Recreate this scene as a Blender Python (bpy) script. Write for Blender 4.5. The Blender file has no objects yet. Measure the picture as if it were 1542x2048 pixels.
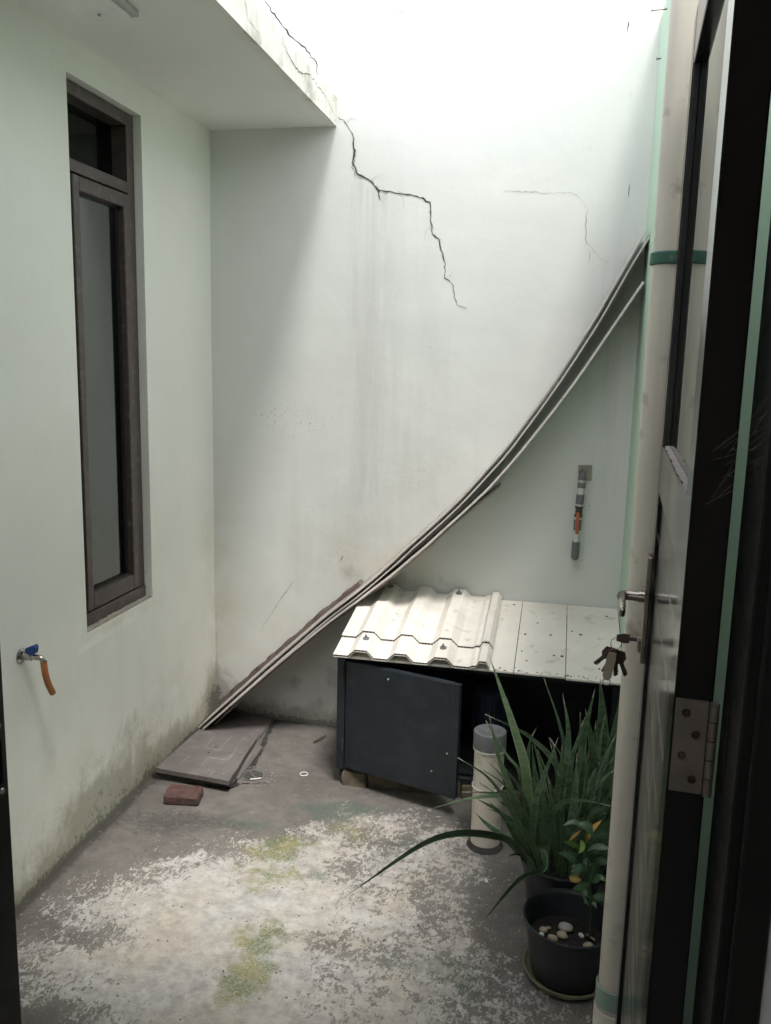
import bpy, bmesh, math, random
from mathutils import Vector, Matrix, noise
random.seed(7)
scene = bpy.context.scene
COL = scene.collection
R = math.radians

# ------------------------------------------------------------------ camera
cam_d = bpy.data.cameras.new("camera")
cam = bpy.data.objects.new("camera", cam_d)
COL.objects.link(cam)
YAW, PITCH, ROLL = R(11.631), R(9.914), R(1.382)
fwd0 = Vector((-math.sin(YAW), math.cos(YAW), 0)); right0 = Vector((math.cos(YAW), math.sin(YAW), 0)); zup = Vector((0, 0, 1))
fwd = fwd0*math.cos(PITCH) - zup*math.sin(PITCH)
up0 = fwd0*math.sin(PITCH) + zup*math.cos(PITCH)
rgt = right0*math.cos(ROLL) + up0*math.sin(ROLL)
up = -right0*math.sin(ROLL) + up0*math.cos(ROLL)
cm = Matrix((rgt, up, -fwd)).transposed().to_4x4()
cm.translation = Vector((0, 0, 1.5))
cam.matrix_world = cm
cam_d.sensor_fit = 'VERTICAL'
cam_d.sensor_height = 36.0
cam_d.lens = 1700.0/2048.0*36.0
cam_d.clip_start = 0.02
cam_d.clip_end = 500
scene.camera = cam

# ------------------------------------------------------------------ sky, sun, exposure
SUN_DIR = Vector((0.225, -0.34, 1.0)).normalized()
w = bpy.data.worlds.new("World"); scene.world = w; w.use_nodes = True
wt = w.node_tree; wt.nodes.clear()
sky = wt.nodes.new('ShaderNodeTexSky'); sky.sky_type = 'NISHITA'; sky.sun_disc = False
sky.sun_elevation = math.asin(SUN_DIR.z)
sky.sun_rotation = math.atan2(SUN_DIR.x, SUN_DIR.y)
sky.air_density = 1.0; sky.dust_density = 1.0; sky.ozone_density = 1.0
hs = wt.nodes.new('ShaderNodeHueSaturation'); hs.inputs['Saturation'].default_value = 0.17
bgn = wt.nodes.new('ShaderNodeBackground'); bgn.inputs['Strength'].default_value = 0.15
wo = wt.nodes.new('ShaderNodeOutputWorld')
wt.links.new(sky.outputs[0], hs.inputs['Color']); wt.links.new(hs.outputs[0], bgn.inputs['Color']); wt.links.new(bgn.outputs[0], wo.inputs['Surface'])
sd = bpy.data.lights.new("sun", 'SUN'); sd.energy = 1.0; sd.angle = R(12); sd.color = (1.0, 0.97, 0.93)
so = bpy.data.objects.new("sun", sd); COL.objects.link(so)
so.rotation_euler = SUN_DIR.to_track_quat('Z', 'Y').to_euler(); so.location = (1, -2, 9)
scene.view_settings.view_transform = 'Standard'
scene.view_settings.look = 'None'
scene.view_settings.gamma = 1.0
scene.view_settings.exposure = 1.78
scene.render.engine = 'CYCLES'
scene.cycles.use_denoising = True
scene.cycles.use_adaptive_sampling = True; scene.cycles.adaptive_threshold = 0.03; scene.cycles.adaptive_min_samples = 16
scene.cycles.max_bounces = 10; scene.cycles.diffuse_bounces = 6; scene.cycles.glossy_bounces = 6
scene.cycles.transparent_max_bounces = 12
scene.cycles.sample_clamp_indirect = 4.0

# ------------------------------------------------------------------ materials
class NT:
    def __init__(s, name):
        s.m = bpy.data.materials.new(name); s.m.use_nodes = True
        s.t = s.m.node_tree; s.t.nodes.clear()
        s.out = s.t.nodes.new('ShaderNodeOutputMaterial')
        s.b = s.t.nodes.new('ShaderNodeBsdfPrincipled'); s.t.links.new(s.b.outputs[0], s.out.inputs[0])
    def set(s, inp, v):
        if hasattr(v, 'is_output') or isinstance(v, bpy.types.NodeSocket): s.t.links.new(v, inp)
        elif isinstance(v, (tuple, list)) and len(v) == 3 and inp.type == 'RGBA': inp.default_value = (*v, 1)
        else: inp.default_value = v
    def bs(s, **k):
        for a, v in k.items(): s.set(s.b.inputs[a.replace('_', ' ')], v)
    def pos(s):
        return s.t.nodes.new('ShaderNodeNewGeometry').outputs['Position']
    def obj(s):
        return s.t.nodes.new('ShaderNodeTexCoord').outputs['Object']
    def mapv(s, v, scale=(1, 1, 1), rot=(0, 0, 0), loc=(0, 0, 0)):
        n = s.t.nodes.new('ShaderNodeMapping'); s.set(n.inputs[0], v)
        n.inputs['Scale'].default_value = scale; n.inputs['Rotation'].default_value = rot; n.inputs['Location'].default_value = loc
        return n.outputs[0]
    def noise(s, v, scale, detail=4, rough=.55, dist=0.0):
        n = s.t.nodes.new('ShaderNodeTexNoise'); s.set(n.inputs['Vector'], v)
        n.inputs['Scale'].default_value = scale; n.inputs['Detail'].default_value = detail
        n.inputs['Roughness'].default_value = rough; n.inputs['Distortion'].default_value = dist
        return n.outputs['Fac']
    def vor(s, v, scale, out='Distance', rand=1.0):
        n = s.t.nodes.new('ShaderNodeTexVoronoi'); s.set(n.inputs['Vector'], v); n.inputs['Scale'].default_value = scale
        n.inputs['Randomness'].default_value = rand
        return n.outputs[out]
    def math(s, op, a, b=0.0, clamp=False):
        n = s.t.nodes.new('ShaderNodeMath'); n.operation = op; n.use_clamp = clamp
        s.set(n.inputs[0], a); s.set(n.inputs[1], b); return n.outputs[0]
    def rng(s, v, a, b, c=0.0, d=1.0, smooth=False):
        n = s.t.nodes.new('ShaderNodeMapRange'); n.clamp = True
        if smooth: n.interpolation_type = 'SMOOTHSTEP'
        s.set(n.inputs[0], v)
        for i, x in enumerate((a, b, c, d)): s.set(n.inputs[i+1], x)
        return n.outputs[0]
    def mix(s, f, a, b, mode='MIX'):
        n = s.t.nodes.new('ShaderNodeMix'); n.data_type = 'RGBA'; n.blend_type = mode
        s.set(n.inputs[0], f); s.set(n.inputs[6], a); s.set(n.inputs[7], b); return n.outputs[2]
    def attr(s, name):
        n = s.t.nodes.new('ShaderNodeAttribute'); n.attribute_name = name; return n.outputs['Fac']
    def sep(s, v):
        n = s.t.nodes.new('ShaderNodeSeparateXYZ'); s.set(n.inputs[0], v); return n.outputs
    def bump(s, h, strength=.3, dist=.01, normal=None):
        n = s.t.nodes.new('ShaderNodeBump'); n.inputs['Strength'].default_value = strength; n.inputs['Distance'].default_value = dist
        s.set(n.inputs['Height'], h)
        if normal is not None: s.set(n.inputs['Normal'], normal)
        s.t.links.new(n.outputs[0], s.b.inputs['Normal']); return n.outputs[0]

def simple(name, col, rough=.5, metal=0.0, var=.08, vscale=12, bumps=0.0, bscale=60, spec=.5, dirt=None, coat=0.0):
    n = NT(name); p = n.obj()
    f = n.noise(p, vscale, 5)
    c = n.mix(n.rng(f, .3, .7), tuple(x*(1-var) for x in col), tuple(min(1, x*(1+var)) for x in col))
    if dirt:
        dcol, amt, sc = dirt
        g = n.noise(p, sc, 6, .65)
        c = n.mix(n.rng(g, .62-amt*.3, .75, 0, .85), c, dcol)
    n.bs(Base_Color=c, Roughness=n.rng(n.noise(p, vscale*2.3, 3), .3, .7, max(0, rough-.07), min(1, rough+.07)), Metallic=metal)
    n.b.inputs['Specular IOR Level'].default_value = spec
    if coat: n.b.inputs['Coat Weight'].default_value = coat; n.b.inputs['Coat Roughness'].default_value = .08
    if bumps: n.bump(n.noise(p, bscale, 4), bumps, .004)
    return n.m

def wall_material(name, base, mouldcol=(0.17, 0.135, 0.07), darkcol=(0.045, 0.040, 0.030), green=(0.19, 0.175, 0.07)):
    n = NT(name); p = n.pos()
    big = n.noise(p, 1.7, 3, .5); mid = n.noise(p, 9, 5, .6); fine = n.noise(p, 60, 4, .6)
    c = n.mix(n.rng(big, .3, .7), tuple(x*.95 for x in base), tuple(min(1, x*1.03) for x in base))
    c = n.mix(n.rng(mid, .35, .75, 0, .16), c, tuple(x*.82 for x in base))
    # faint vertical run marks
    runs = n.noise(n.mapv(p, (14, 14, .7)), 1.6, 4, .6)
    c = n.mix(n.math('MULTIPLY', n.rng(runs, .56, .78, 0, .16), n.rng(big, .4, .62)), c, (base[0]*.60, base[1]*.60, base[2]*.56))
    # stain attributes
    st = n.attr('streak')
    srun = n.noise(n.mapv(p, (34, 34, 1.3)), 1.5, 4, .6)
    c = n.mix(n.math('MULTIPLY', n.math('MULTIPLY', st, n.rng(srun, .40, .72)), n.rng(n.noise(p, 3.2, 4, .6), .35, .65, .15, 1.0)), c, (.36, .35, .33))
    gr = n.attr('grime')
    c = n.mix(n.math('MULTIPLY', gr, n.rng(n.noise(n.mapv(p, (7, 7, .9)), 1.6, 5, .65, .3), .34, .66)), c, (.40, .395, .375))
    wm = n.attr('warm')
    c = n.mix(n.math('MULTIPLY', wm, n.rng(mid, .3, .7)), c, (.60, .52, .40))
    mo = n.attr('mould')
    mn = n.noise(n.mapv(p, (1, 1, .7)), 14, 5, .70, .4); mn2 = n.noise(p, 60, 4, .75)
    t1 = n.rng(n.math('ADD', n.math('MULTIPLY', mo, 1.15), n.math('SUBTRACT', mn, .5)), .30, .62)
    c = n.mix(n.math('MULTIPLY', t1, .50), c, n.mix(n.rng(mn2, .35, .65), mouldcol, green))
    t2 = n.rng(n.math('ADD', n.math('MULTIPLY', mo, 1.0), n.math('MULTIPLY', n.math('SUBTRACT', mn2, .5), 1.6)), .72, 1.0)
    c = n.mix(n.math('MULTIPLY', t2, .62), c, darkcol)
    # scattered chips / specks
    vd = n.vor(p, 7.0); vc = n.vor(p, 7.0, 'Color'); sz = n.sep(vc)
    keep = n.math('GREATER_THAN', sz[0], .80)
    rad = n.rng(sz[1], 0, 1, .012, .045)
    warp = n.math('ADD', vd, n.math('MULTIPLY', n.math('SUBTRACT', fine, .5), .05))
    sp = n.math('MULTIPLY', keep, n.math('LESS_THAN', warp, rad))
    c = n.mix(n.math('MULTIPLY', sp, .75), c, (.17, .155, .14))
    pe = n.attr('peel')
    pv = n.noise(p, 75, 5, .7)
    pk = n.math('MULTIPLY', pe, n.rng(pv, .58, .63))
    c = n.mix(n.math('MULTIPLY', pk, .85), c, (.30, .27, .24))
    n.bs(Base_Color=c, Roughness=.62)
    n.b.inputs['Specular IOR Level'].default_value = .3
    h = n.math('ADD', n.math('MULTIPLY', n.noise(p, 5, 4, .55), 1.0), n.math('MULTIPLY', n.noise(p, 120, 3), .06))
    h = n.math('ADD', h, n.math('MULTIPLY', n.math('MULTIPLY', pe, pv), .5))
    h = n.math('SUBTRACT', h, n.math('MULTIPLY', sp, .12))
    n.bump(h, .15, .02)
    return n.m

M = {}
M['wall'] = wall_material('pale_wall_paint', (.825, .828, .755))
M['wall_back'] = wall_material('white_wall_paint', (.665, .672, .638), mouldcol=(.17, .135, .095), green=(.18, .155, .095))
M['mint'] = wall_material('mint_wall_paint', (.50, .66, .53))
M['soffit'] = wall_material('soffit_paint', (.83, .835, .78))

def floor_material():
    n = NT('worn_painted_concrete'); p = n.pos()
    big = n.noise(p, 3.0, 4, .6); mid = n.noise(p, 15, 5, .68); fine = n.noise(p, 120, 4, .7)
    con = n.mix(n.rng(big, .32, .68), (.124, .111, .099), (.196, .178, .160))
    con = n.mix(n.rng(mid, .40, .66, 0, .62), con, (.105, .094, .087))
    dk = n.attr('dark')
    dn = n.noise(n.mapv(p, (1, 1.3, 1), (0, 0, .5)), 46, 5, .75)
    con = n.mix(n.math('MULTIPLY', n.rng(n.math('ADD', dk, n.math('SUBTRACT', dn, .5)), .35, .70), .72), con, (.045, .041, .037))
    con = n.mix(n.rng(fine, .58, .78, 0, .38), con, (.27, .255, .235))
    con = n.mix(n.rng(fine, .32, .44, .6, 0), con, (.06, .055, .05))
    con = n.mix(n.rng(n.noise(p, 34, 5, .75, .5), .58, .70, 0, .55), con, (.30, .28, .255))
    con = n.mix(n.rng(n.noise(n.mapv(p, (1, 1, 1), (0, 0, 1), (3, 1, 0)), 6, 6, .7, .4), .55, .68, 0, .5), con, (.095, .086, .076))
    # worn paint: ragged patches of many sizes, small flecks at their margins, places only rubbed thin
    q = n.mapv(p, (1.0, .60, 1), (0, 0, R(-32)))
    q2 = n.mapv(p, (.72, 1.0, 1), (0, 0, R(24)))
    f0 = n.noise(p, 10, 8, .74, .3); f1 = n.noise(q, 100, 4, .65, 1.0); f2 = n.noise(q2, 38, 4, .65, .6)
    wsel = n.rng(n.math('ADD', n.noise(p, 5, 3), n.rng(n.sep(p)[0], -.75, -.35, -.12, .25)), .42, .60)
    tA = n.math('ADD', n.math('MULTIPLY', f0, .50), n.math('MULTIPLY', f1, .50))
    tB = n.math('ADD', n.math('MULTIPLY', f1, .46), n.math('ADD', n.math('MULTIPLY', f2, .34), n.math('MULTIPLY', f0, .20)))
    tm = n.t.nodes.new('ShaderNodeMix'); tm.data_type = 'FLOAT'; n.set(tm.inputs[0], wsel); n.set(tm.inputs[2], tA); n.set(tm.inputs[3], tB)
    t = n.rng(tm.outputs[0], .34, .66)
    pa = n.attr('paint')
    soft = n.rng(n.noise(p, 7, 4, .6), .42, .70, .03, .14)
    fac = n.rng(n.math('SUBTRACT', pa, t), n.math('MULTIPLY', soft, -.6), soft)
    thin = n.rng(n.math('ADD', n.math('SUBTRACT', pa, .30), n.math('MULTIPLY', n.math('SUBTRACT', mid, .5), 1.4)), .0, .8, 0, .45)
    fac2 = n.math('MAXIMUM', n.math('MULTIPLY', fac, n.rng(n.noise(p, 26, 5, .75), .32, .58, .50, 1.0)), thin)
    pcol = n.mix(n.rng(mid, .34, .66), (.37, .35, .325), (.54, .515, .485))
    pcol = n.mix(n.rng(n.noise(p, 4.5, 4, .6), .40, .64, 0, .7), pcol, (.46, .405, .335))
    pcol = n.mix(n.rng(n.noise(p, 2.6, 5, .7, .6), .52, .70, 0, .45), pcol, (.30, .275, .24))
    pcol = n.mix(n.rng(fine, .54, .72, 0, .4), pcol, (.40, .38, .35))
    spk = n.vor(p, 46); sc = n.sep(n.vor(p, 46, 'Color'))
    pcol = n.mix(n.math('MULTIPLY', n.math('GREATER_THAN', sc[0], .80), n.math('LESS_THAN', spk, .16)), pcol, (.15, .14, .13))
    c = n.mix(fac2, con, pcol)
    mo = n.attr('moss'); mn = n.noise(p, 34, 7, .76, .3)
    mg = n.noise(p, 170, 3, .7)
    mf = n.math('MULTIPLY', n.rng(n.math('ADD', mo, n.math('MULTIPLY', n.math('SUBTRACT', mn, .5), 2.4)), .40, .95, 0, .86), n.rng(mg, .38, .58, .35, 1.0))
    c = n.mix(mf, c, n.mix(n.rng(n.noise(p, 13, 4), .40, .60), (.215, .20, .05), (.105, .135, .045)))
    te = n.attr('teal')
    tf = n.math('MULTIPLY', n.rng(n.math('ADD', te, n.math('MULTIPLY', n.math('SUBTRACT', mn, .5), 2.2)), .30, .95, 0, .82), n.rng(mg, .38, .60, .35, 1.0))
    c = n.mix(tf, c, (.075, .11, .085))
    n.bs(Base_Color=c, Roughness=n.rng(mid, .3, .7, .60, .82))
    n.b.inputs['Specular IOR Level'].default_value = .35
    h = n.math('ADD', n.math('MULTIPLY', fac, .4), n.math('ADD', n.math('MULTIPLY', fine, .35), n.math('MULTIPLY', mid, .6)))
    n.bump(h, .5, .004)
    return n.m
M['floor'] = floor_material()
M['facade'] = simple('facade_paint', (.80, .80, .77), .7)
M['interior'] = simple('interior_paint', (.74, .72, .68), .7)
M['interior_floor'] = simple('interior_tile', (.30, .28, .26), .4)
M['bath'] = simple('bathroom_wall', (.30, .31, .30), .6)
M['ground'] = simple('outer_ground', (.16, .15, .14), .9)
M['black'] = simple('black_aluminium', (.014, .013, .013), .13, 0, .10, 1.2, spec=.55)
M['black_dull'] = simple('black_frame_aluminium', (.016, .0145, .014), .38, 0, .15, 20, spec=.4)
M['winframe'] = simple('brown_aluminium', (.070, .052, .046), .38, 0, .12, 9, dirt=((.17, .15, .135), .25, 30))
M['gasket'] = simple('black_gasket', (.012, .012, .012), .5)
M['dust'] = simple('pale_dust', (.36, .32, .30), .95, 0, .2, 60, .8, 120)
M['navy'] = simple('navy_sheet_metal', (.012, .019, .028), .45, 0, .25, 5, .35, 9, dirt=((.036, .042, .046), .42, 11))
M['navy_shaded'] = simple('shaded_lining', (.010, .012, .015), .7)  # shade inside the open box put into the colour of its panels
M['rust'] = simple('rusty_angle_iron', (.05, .034, .03), .7, 0, .3, 30)
M['cream'] = simple('cream_roof_pvc', (.70, .66, .60), .45, 0, .10, 7, dirt=((.38, .33, .26), .16, 24))
M['cell'] = simple('sheet_end_shade', (.045, .036, .03), .8)  # shade between the sheet skins, as a dark colour
M['plank'] = simple('cream_roof_plank', (.76, .71, .64), .5, 0, .10, 5, dirt=((.40, .34, .26), .18, 20))
M['board_edge'] = simple('pvc_board_edge', (.60, .555, .52), .45, 0, .08, 8, dirt=((.25, .2, .17), .2, 30))
M['board_face'] = simple('taupe_board_face', (.34, .295, .26), .42, 0, .12, 5)
M['batten'] = simple('weathered_batten', (.13, .095, .08), .9, 0, .4, 25, .6, 60, dirt=((.08, .12, .14), .35, 40))
M['pvc'] = simple('cream_pvc_pipe', (.655, .60, .51), .38, 0, .06, 5, dirt=((.28, .23, .18), .16, 16))
M['pvc_white'] = simple('white_pvc_pipe', (.66, .66, .63), .4, 0, .05, 10, dirt=((.4, .38, .34), .15, 40))
M['grey_pvc'] = simple('grey_pvc_fitting', (.135, .14, .145), .45, 0, .12, 18, dirt=((.3, .3, .29), .2, 60))
M['green_paint'] = simple('green_painted_band', (.055, .16, .115), .5, 0, .2, 18, dirt=((.2, .3, .25), .2, 50))
M['pale_green'] = simple('pale_green_band', (.30, .42, .34), .5, 0, .15, 18, dirt=((.5, .5, .45), .3, 40))
M['panelrim'] = simple('panel_rim', (.48, .48, .45), .6)
M['chip'] = simple('chipped_paint_edge', (.44, .42, .40), .95, 0, .25, 50)
M['rubber'] = simple('orange_hose', (.36, .135, .045), .45, 0, .12, 18)
M['chrome'] = simple('worn_chrome', (.42, .40, .38), .28, 1.0, .15, 40)
M['bluep'] = simple('blue_plastic', (.008, .045, .20), .35, 0, .1, 30)
M['brick'] = simple('red_brick', (.095, .042, .034), .95, 0, .5, 34, .9, 90, dirt=((.075, .06, .054), .9, 26))
M['slab'] = simple('grey_tile_slab', (.135, .118, .112), .62, 0, .14, 12, .3, 70, dirt=((.20, .185, .175), .25, 20))
M['slab_side'] = simple('dark_concrete', (.05, .048, .045), .9, 0, .35, 22, .8, 50)  # darker concrete tone for kerb pieces and the pipe collar
M['score'] = simple('pale_score_line', (.30, .27, .25), .9)
M['crackdirt'] = simple('dark_crack_dirt', (.035, .032, .03), .95, 0, .4, 40)
M['crack'] = simple('plaster_crack', (.055, .053, .055), .95, 0, .3, 40)
M['hair'] = simple('hairline_crack', (.30, .30, .31), .95, 0, .2, 40)
M['mortar'] = simple('pale_mortar', (.30, .27, .23), .95, 0, .25, 40, .8, 90)
M['grate'] = simple('drain_metal', (.15, .147, .14), .6, .2, .2, 40)
M['hole'] = simple('painted_hole_shade', (.004, .004, .004), .9)  # flat black, stands in for the shade inside openings
M['stone'] = simple('mossy_plinth_stone', (.13, .105, .075), .95, 0, .4, 18, .9, 40, dirt=((.05, .055, .03), .35, 25))
M['pot'] = simple('black_plastic_pot', (.024, .026, .031), .40, 0, .15, 14, dirt=((.05, .047, .04), .2, 22))
M['soil'] = simple('potting_soil', (.014, .011, .009), .95, 0, .5, 60, 1.0, 90)
M['saucer'] = simple('olive_saucer', (.21, .20, .125), .6, 0, .3, 20)
M['pebble'] = simple('cream_pebble', (.43, .35, .25), .6, 0, .35, 22, .1, 60)
M['pebble2'] = simple('pale_pebble', (.40, .375, .33), .6, 0, .35, 25)
M['whitebit'] = simple('white_bit', (.72, .71, .68), .5)
M['bronze'] = simple('bronze_lock_metal', (.27, .22, .185), .32, .85, .1, 20)
M['steel'] = simple('brushed_steel', (.42, .38, .34), .3, 1.0, .1, 30)
M['hinge'] = simple('dull_hinge_metal', (.25, .21, .18), .5, .5, .15, 30)
M['keymetal'] = simple('dark_key_metal', (.13, .095, .078), .38, .7, .2, 30)
M['fob'] = simple('tan_key_tag', (.42, .35, .27), .5)
M['brass'] = simple('oxidised_brass', (.075, .055, .048), .45, .5, .3, 60)
M['lever'] = simple('orange_valve_lever', (.36, .09, .035), .5, 0, .25, 50, dirt=((.12, .06, .05), .3, 60))
M['screw'] = simple('zinc_screw', (.45, .45, .44), .35, .9)
M['strike'] = simple('dark_strike_plate', (.075, .072, .07), .45, .5)
M['pump'] = simple('dark_blue_pump', (.02, .04, .07), .45)
M['web'] = simple('cobweb', (.45, .43, .40), .9)
M['debris'] = simple('dry_debris', (.07, .055, .04), .95, 0, .4, 60)

def leaf_material(name, a, b, rough=.38, band=True):
    n = NT(name); p = n.obj()
    inf = n.t.nodes.new('ShaderNodeObjectInfo').outputs['Random']
    f = n.noise(n.mapv(p, (1, 1, 1)), 38, 4, .6, .6)
    z = n.noise(n.mapv(p, (3, 3, 26)), 2.6, 3, .6, .8)
    c = n.mix(n.rng(z if band else f, .38, .62), a, b)
    c = n.mix(n.rng(inf, 0, .5, .55, 0), c, tuple(x*.55 for x in a))
    c = n.mix(n.rng(inf, .7, 1, 0, .5), c, (b[0]*1.25, b[1]*1.1, b[2]*.8))
    e = n.attr('edge')
    if band: c = n.mix(n.rng(e, .72, .95, 0, .55), c, tuple(min(1, x*1.9) for x in b))
    else: c = n.mix(n.rng(e, .03, .16, .6, 0), c, tuple(min(1, x*1.8) for x in b))
    c = n.mix(n.rng(n.noise(p, 55, 4, .7), .60, .78, 0, .5), c, (.20, .19, .15))
    n.bs(Base_Color=c, Roughness=n.rng(f, .3, .7, rough-.1, rough+.18))
    n.b.inputs['Specular IOR Level'].default_value = .5
    return n.m
M['snake'] = leaf_material('snake_leaf', (.040, .085, .042), (.12, .175, .095))
M['snake_tip'] = simple('dry_leaf_tip', (.35, .32, .25), .8)
M['lance'] = leaf_material('lance_leaf', (.045, .10, .05), (.075, .13, .07), .35, False)
M['bright'] = leaf_material('fresh_leaf', (.085, .17, .03), (.11, .19, .04), .4, False)
M['yellow'] = leaf_material('yellow_leaf', (.42, .25, .06), (.46, .30, .09), .5, False)
M['stemm'] = simple('plant_stem', (.05, .055, .03), .7)

def glass(name, tint, ior, rough=.0):
    n = NT(name); n.t.nodes.remove(n.b)
    tr = n.t.nodes.new('ShaderNodeBsdfTransparent'); tr.inputs[0].default_value = (*tint, 1)
    gl = n.t.nodes.new('ShaderNodeBsdfGlossy'); gl.inputs['Roughness'].default_value = rough
    gl.inputs[0].default_value = (.92, .97, .95, 1)
    fr = n.t.nodes.new('ShaderNodeFresnel'); fr.inputs[0].default_value = ior
    mx = n.t.nodes.new('ShaderNodeMixShader')
    n.t.links.new(fr.outputs[0], mx.inputs[0]); n.t.links.new(tr.outputs[0], mx.inputs[1]); n.t.links.new(gl.outputs[0], mx.inputs[2])
    n.t.links.new(mx.outputs[0], n.out.inputs[0])
    return n.m
M['glass_tint'] = glass('tinted_window_glass', (.16, .18, .17), 2.1)
M['glass_dark'] = glass('dark_fanlight_glass', (.30, .31, .30), 1.25)
M['glass_door'] = glass('tinted_door_glass', (.10, .11, .11), 1.9)

# ------------------------------------------------------------------ mesh helpers
def link(name, me, parent=None):
    o = bpy.data.objects.new(name, me); COL.objects.link(o)
    if parent is not None: o.parent = parent
    return o
def thing(name, label, cat, loc=(0, 0, 0), rotz=0.0, group=None):
    o = bpy.data.objects.new(name, None); COL.objects.link(o); o.empty_display_size = .05
    o.location = loc; o.rotation_euler = (0, 0, rotz)
    o['label'] = label; o['category'] = cat
    if group: o['group'] = group
    return o
def tag(o, label, cat, group=None):
    o['label'] = label; o['category'] = cat
    if group: o['group'] = group
    return o
def struct(o):
    o['kind'] = 'structure'; return o
def build(name, bm, mats, parent=None, smooth=False, local=False, origin=None):
    """mesh object from a bmesh in world coordinates (or local ones of the parent if local)"""
    if isinstance(mats, str): mats = [mats]
    bmesh.ops.recalc_face_normals(bm, faces=bm.faces)
    off = Vector((0, 0, 0))
    o_par = parent
    if not local and parent is not None:
        q = parent; tot = Vector((0, 0, 0))
        while q is not None: tot += Vector(q.location); q = q.parent
        off = tot
    loc = Vector((0, 0, 0))
    if parent is None and origin is not None: off = Vector(origin); loc = Vector(origin)
    if off.length: bmesh.ops.translate(bm, verts=bm.verts, vec=-off)
    me = bpy.data.meshes.new(name); bm.to_mesh(me); bm.free()
    for m in mats: me.materials.append(M[m])
    if smooth:
        for f in me.polygons: f.use_smooth = True
        try: me.set_sharp_from_angle(angle=R(38))
        except Exception: pass
    o = link(name, me, parent); o.location = loc
    return o
def nb(): return bmesh.new()
def box(bm, x0, x1, y0, y1, z0, z1, bev=0.0, mi=0, mat=None, seg=1):
    t = bmesh.new()
    bmesh.ops.create_cube(t, size=1)
    for v in t.verts:
        v.co = Vector(((x0+x1)/2+v.co.x*(x1-x0), (y0+y1)/2+v.co.y*(y1-y0), (z0+z1)/2+v.co.z*(z1-z0)))
    if bev: bmesh.ops.bevel(t, geom=t.edges[:], offset=bev, segments=seg, affect='EDGES', profile=.5)
    if mat is not None: bmesh.ops.transform(t, matrix=mat, verts=t.verts)
    merge(bm, t, mi); return bm
def merge(bm, t, mi=0):
    mp = {}
    for v in t.verts: mp[v] = bm.verts.new(v.co)
    for f in t.faces:
        try:
            g = bm.faces.new([mp[v] for v in f.verts]); g.material_index = mi if mi is not None else f.material_index
        except ValueError: pass
    t.free()
def frames(pts):
    pts = [Vector(p) for p in pts]; T = []
    for i in range(len(pts)):
        a = pts[max(0, i-1)]; b = pts[min(len(pts)-1, i+1)]; T.append((b-a).normalized())
    ref = Vector((0, 0, 1)) if abs(T[0].z) < .9 else Vector((1, 0, 0))
    N = [(ref - T[0]*ref.dot(T[0])).normalized()]
    for i in range(1, len(pts)):
        n = N[-1] - T[i]*N[-1].dot(T[i]); N.append(n.normalized())
    return pts, T, N
def tube(bm, pts, r, seg=12, caps=True, mi=0):
    pts, T, N = frames(pts); rs = r if isinstance(r, (list, tuple)) else [r]*len(pts)
    rings = []
    for p, t, n, rr in zip(pts, T, N, rs):
        b = t.cross(n)
        rings.append([bm.verts.new(p + n*math.cos(2*math.pi*k/seg)*rr + b*math.sin(2*math.pi*k/seg)*rr) for k in range(seg)])
    for a, b in zip(rings[:-1], rings[1:]):
        for k in range(seg):
            f = bm.faces.new((a[k], a[(k+1) % seg], b[(k+1) % seg], b[k])); f.material_index = mi
    if caps:
        f = bm.faces.new(rings[0][::-1]); f.material_index = mi
        f = bm.faces.new(rings[-1]); f.material_index = mi
    return bm
def lathe(bm, prof, c=(0, 0, 0), seg=32, mi=0, close=False, wob=0):
    rings = []
    for r, z in prof:
        if r < 1e-5: rings.append([bm.verts.new((c[0], c[1], c[2]+z))])
        else: rings.append([bm.verts.new((c[0]+r*math.cos(2*math.pi*k/seg), c[1]+r*math.sin(2*math.pi*k/seg), c[2]+z)) for k in range(seg)])
    for a, b in zip(rings[:-1], rings[1:]):
        for k in range(seg):
            A = a if len(a) == 1 else None; B = b if len(b) == 1 else None
            k2 = (k+1) % seg
            if A and B: continue
            if A: f = bm.faces.new((a[0], b[k2], b[k]))
            elif B: f = bm.faces.new((a[k], a[k2], b[0]))
            else: f = bm.faces.new((a[k], a[k2], b[k2], b[k]))
            f.material_index = mi
    return bm
def prism(bm, poly, axis, a, b, mi=0):
    """extrude a closed 2D polygon along an axis ('x': poly in (y,z), 'y': (x,z), 'z': (x,y))"""
    def P(u, v, w): return {'x': (w, u, v), 'y': (u, w, v), 'z': (u, v, w)}[axis]
    A = [bm.verts.new(P(u, v, a)) for u, v in poly]; B = [bm.verts.new(P(u, v, b)) for u, v in poly]
    n = len(poly)
    for i in range(n):
        f = bm.faces.new((A[i], A[(i+1) % n], B[(i+1) % n], B[i])); f.material_index = mi
    f = bm.faces.new(A[::-1]); f.material_index = mi
    f = bm.faces.new(B); f.material_index = mi
    return bm
def catmull(P, n=8):
    P = [Vector(p) for p in P]
    Q = [P[0]*2-P[1]] + P + [P[-1]*2-P[-2]]; out = []
    for i in range(1, len(Q)-2):
        for k in range(n):
            t = k/n; a, b, c, d = Q[i-1:i+3]
            out.append(.5*((2*b)+(c-a)*t+(2*a-5*b+4*c-d)*t*t+(3*b-a-3*c+d)*t**3))
    out.append(P[-1]); return out
def fbm(x, y, z=0.0, o=4): return noise.fractal(Vector((x, y, z)), 1.0, 2.0, o)
def sstep(a, b, x):
    t = max(0, min(1, (x-a)/(b-a))) if a != b else float(x > a); return t*t*(3-2*t)
def set_attrs(o, funcs):
    me = o.data
    for name, fn in funcs.items():
        at = me.attributes.new(name, 'FLOAT', 'POINT')
        at.data.foreach_set('value', [float(fn(v.co)) for v in me.vertices])
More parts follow.
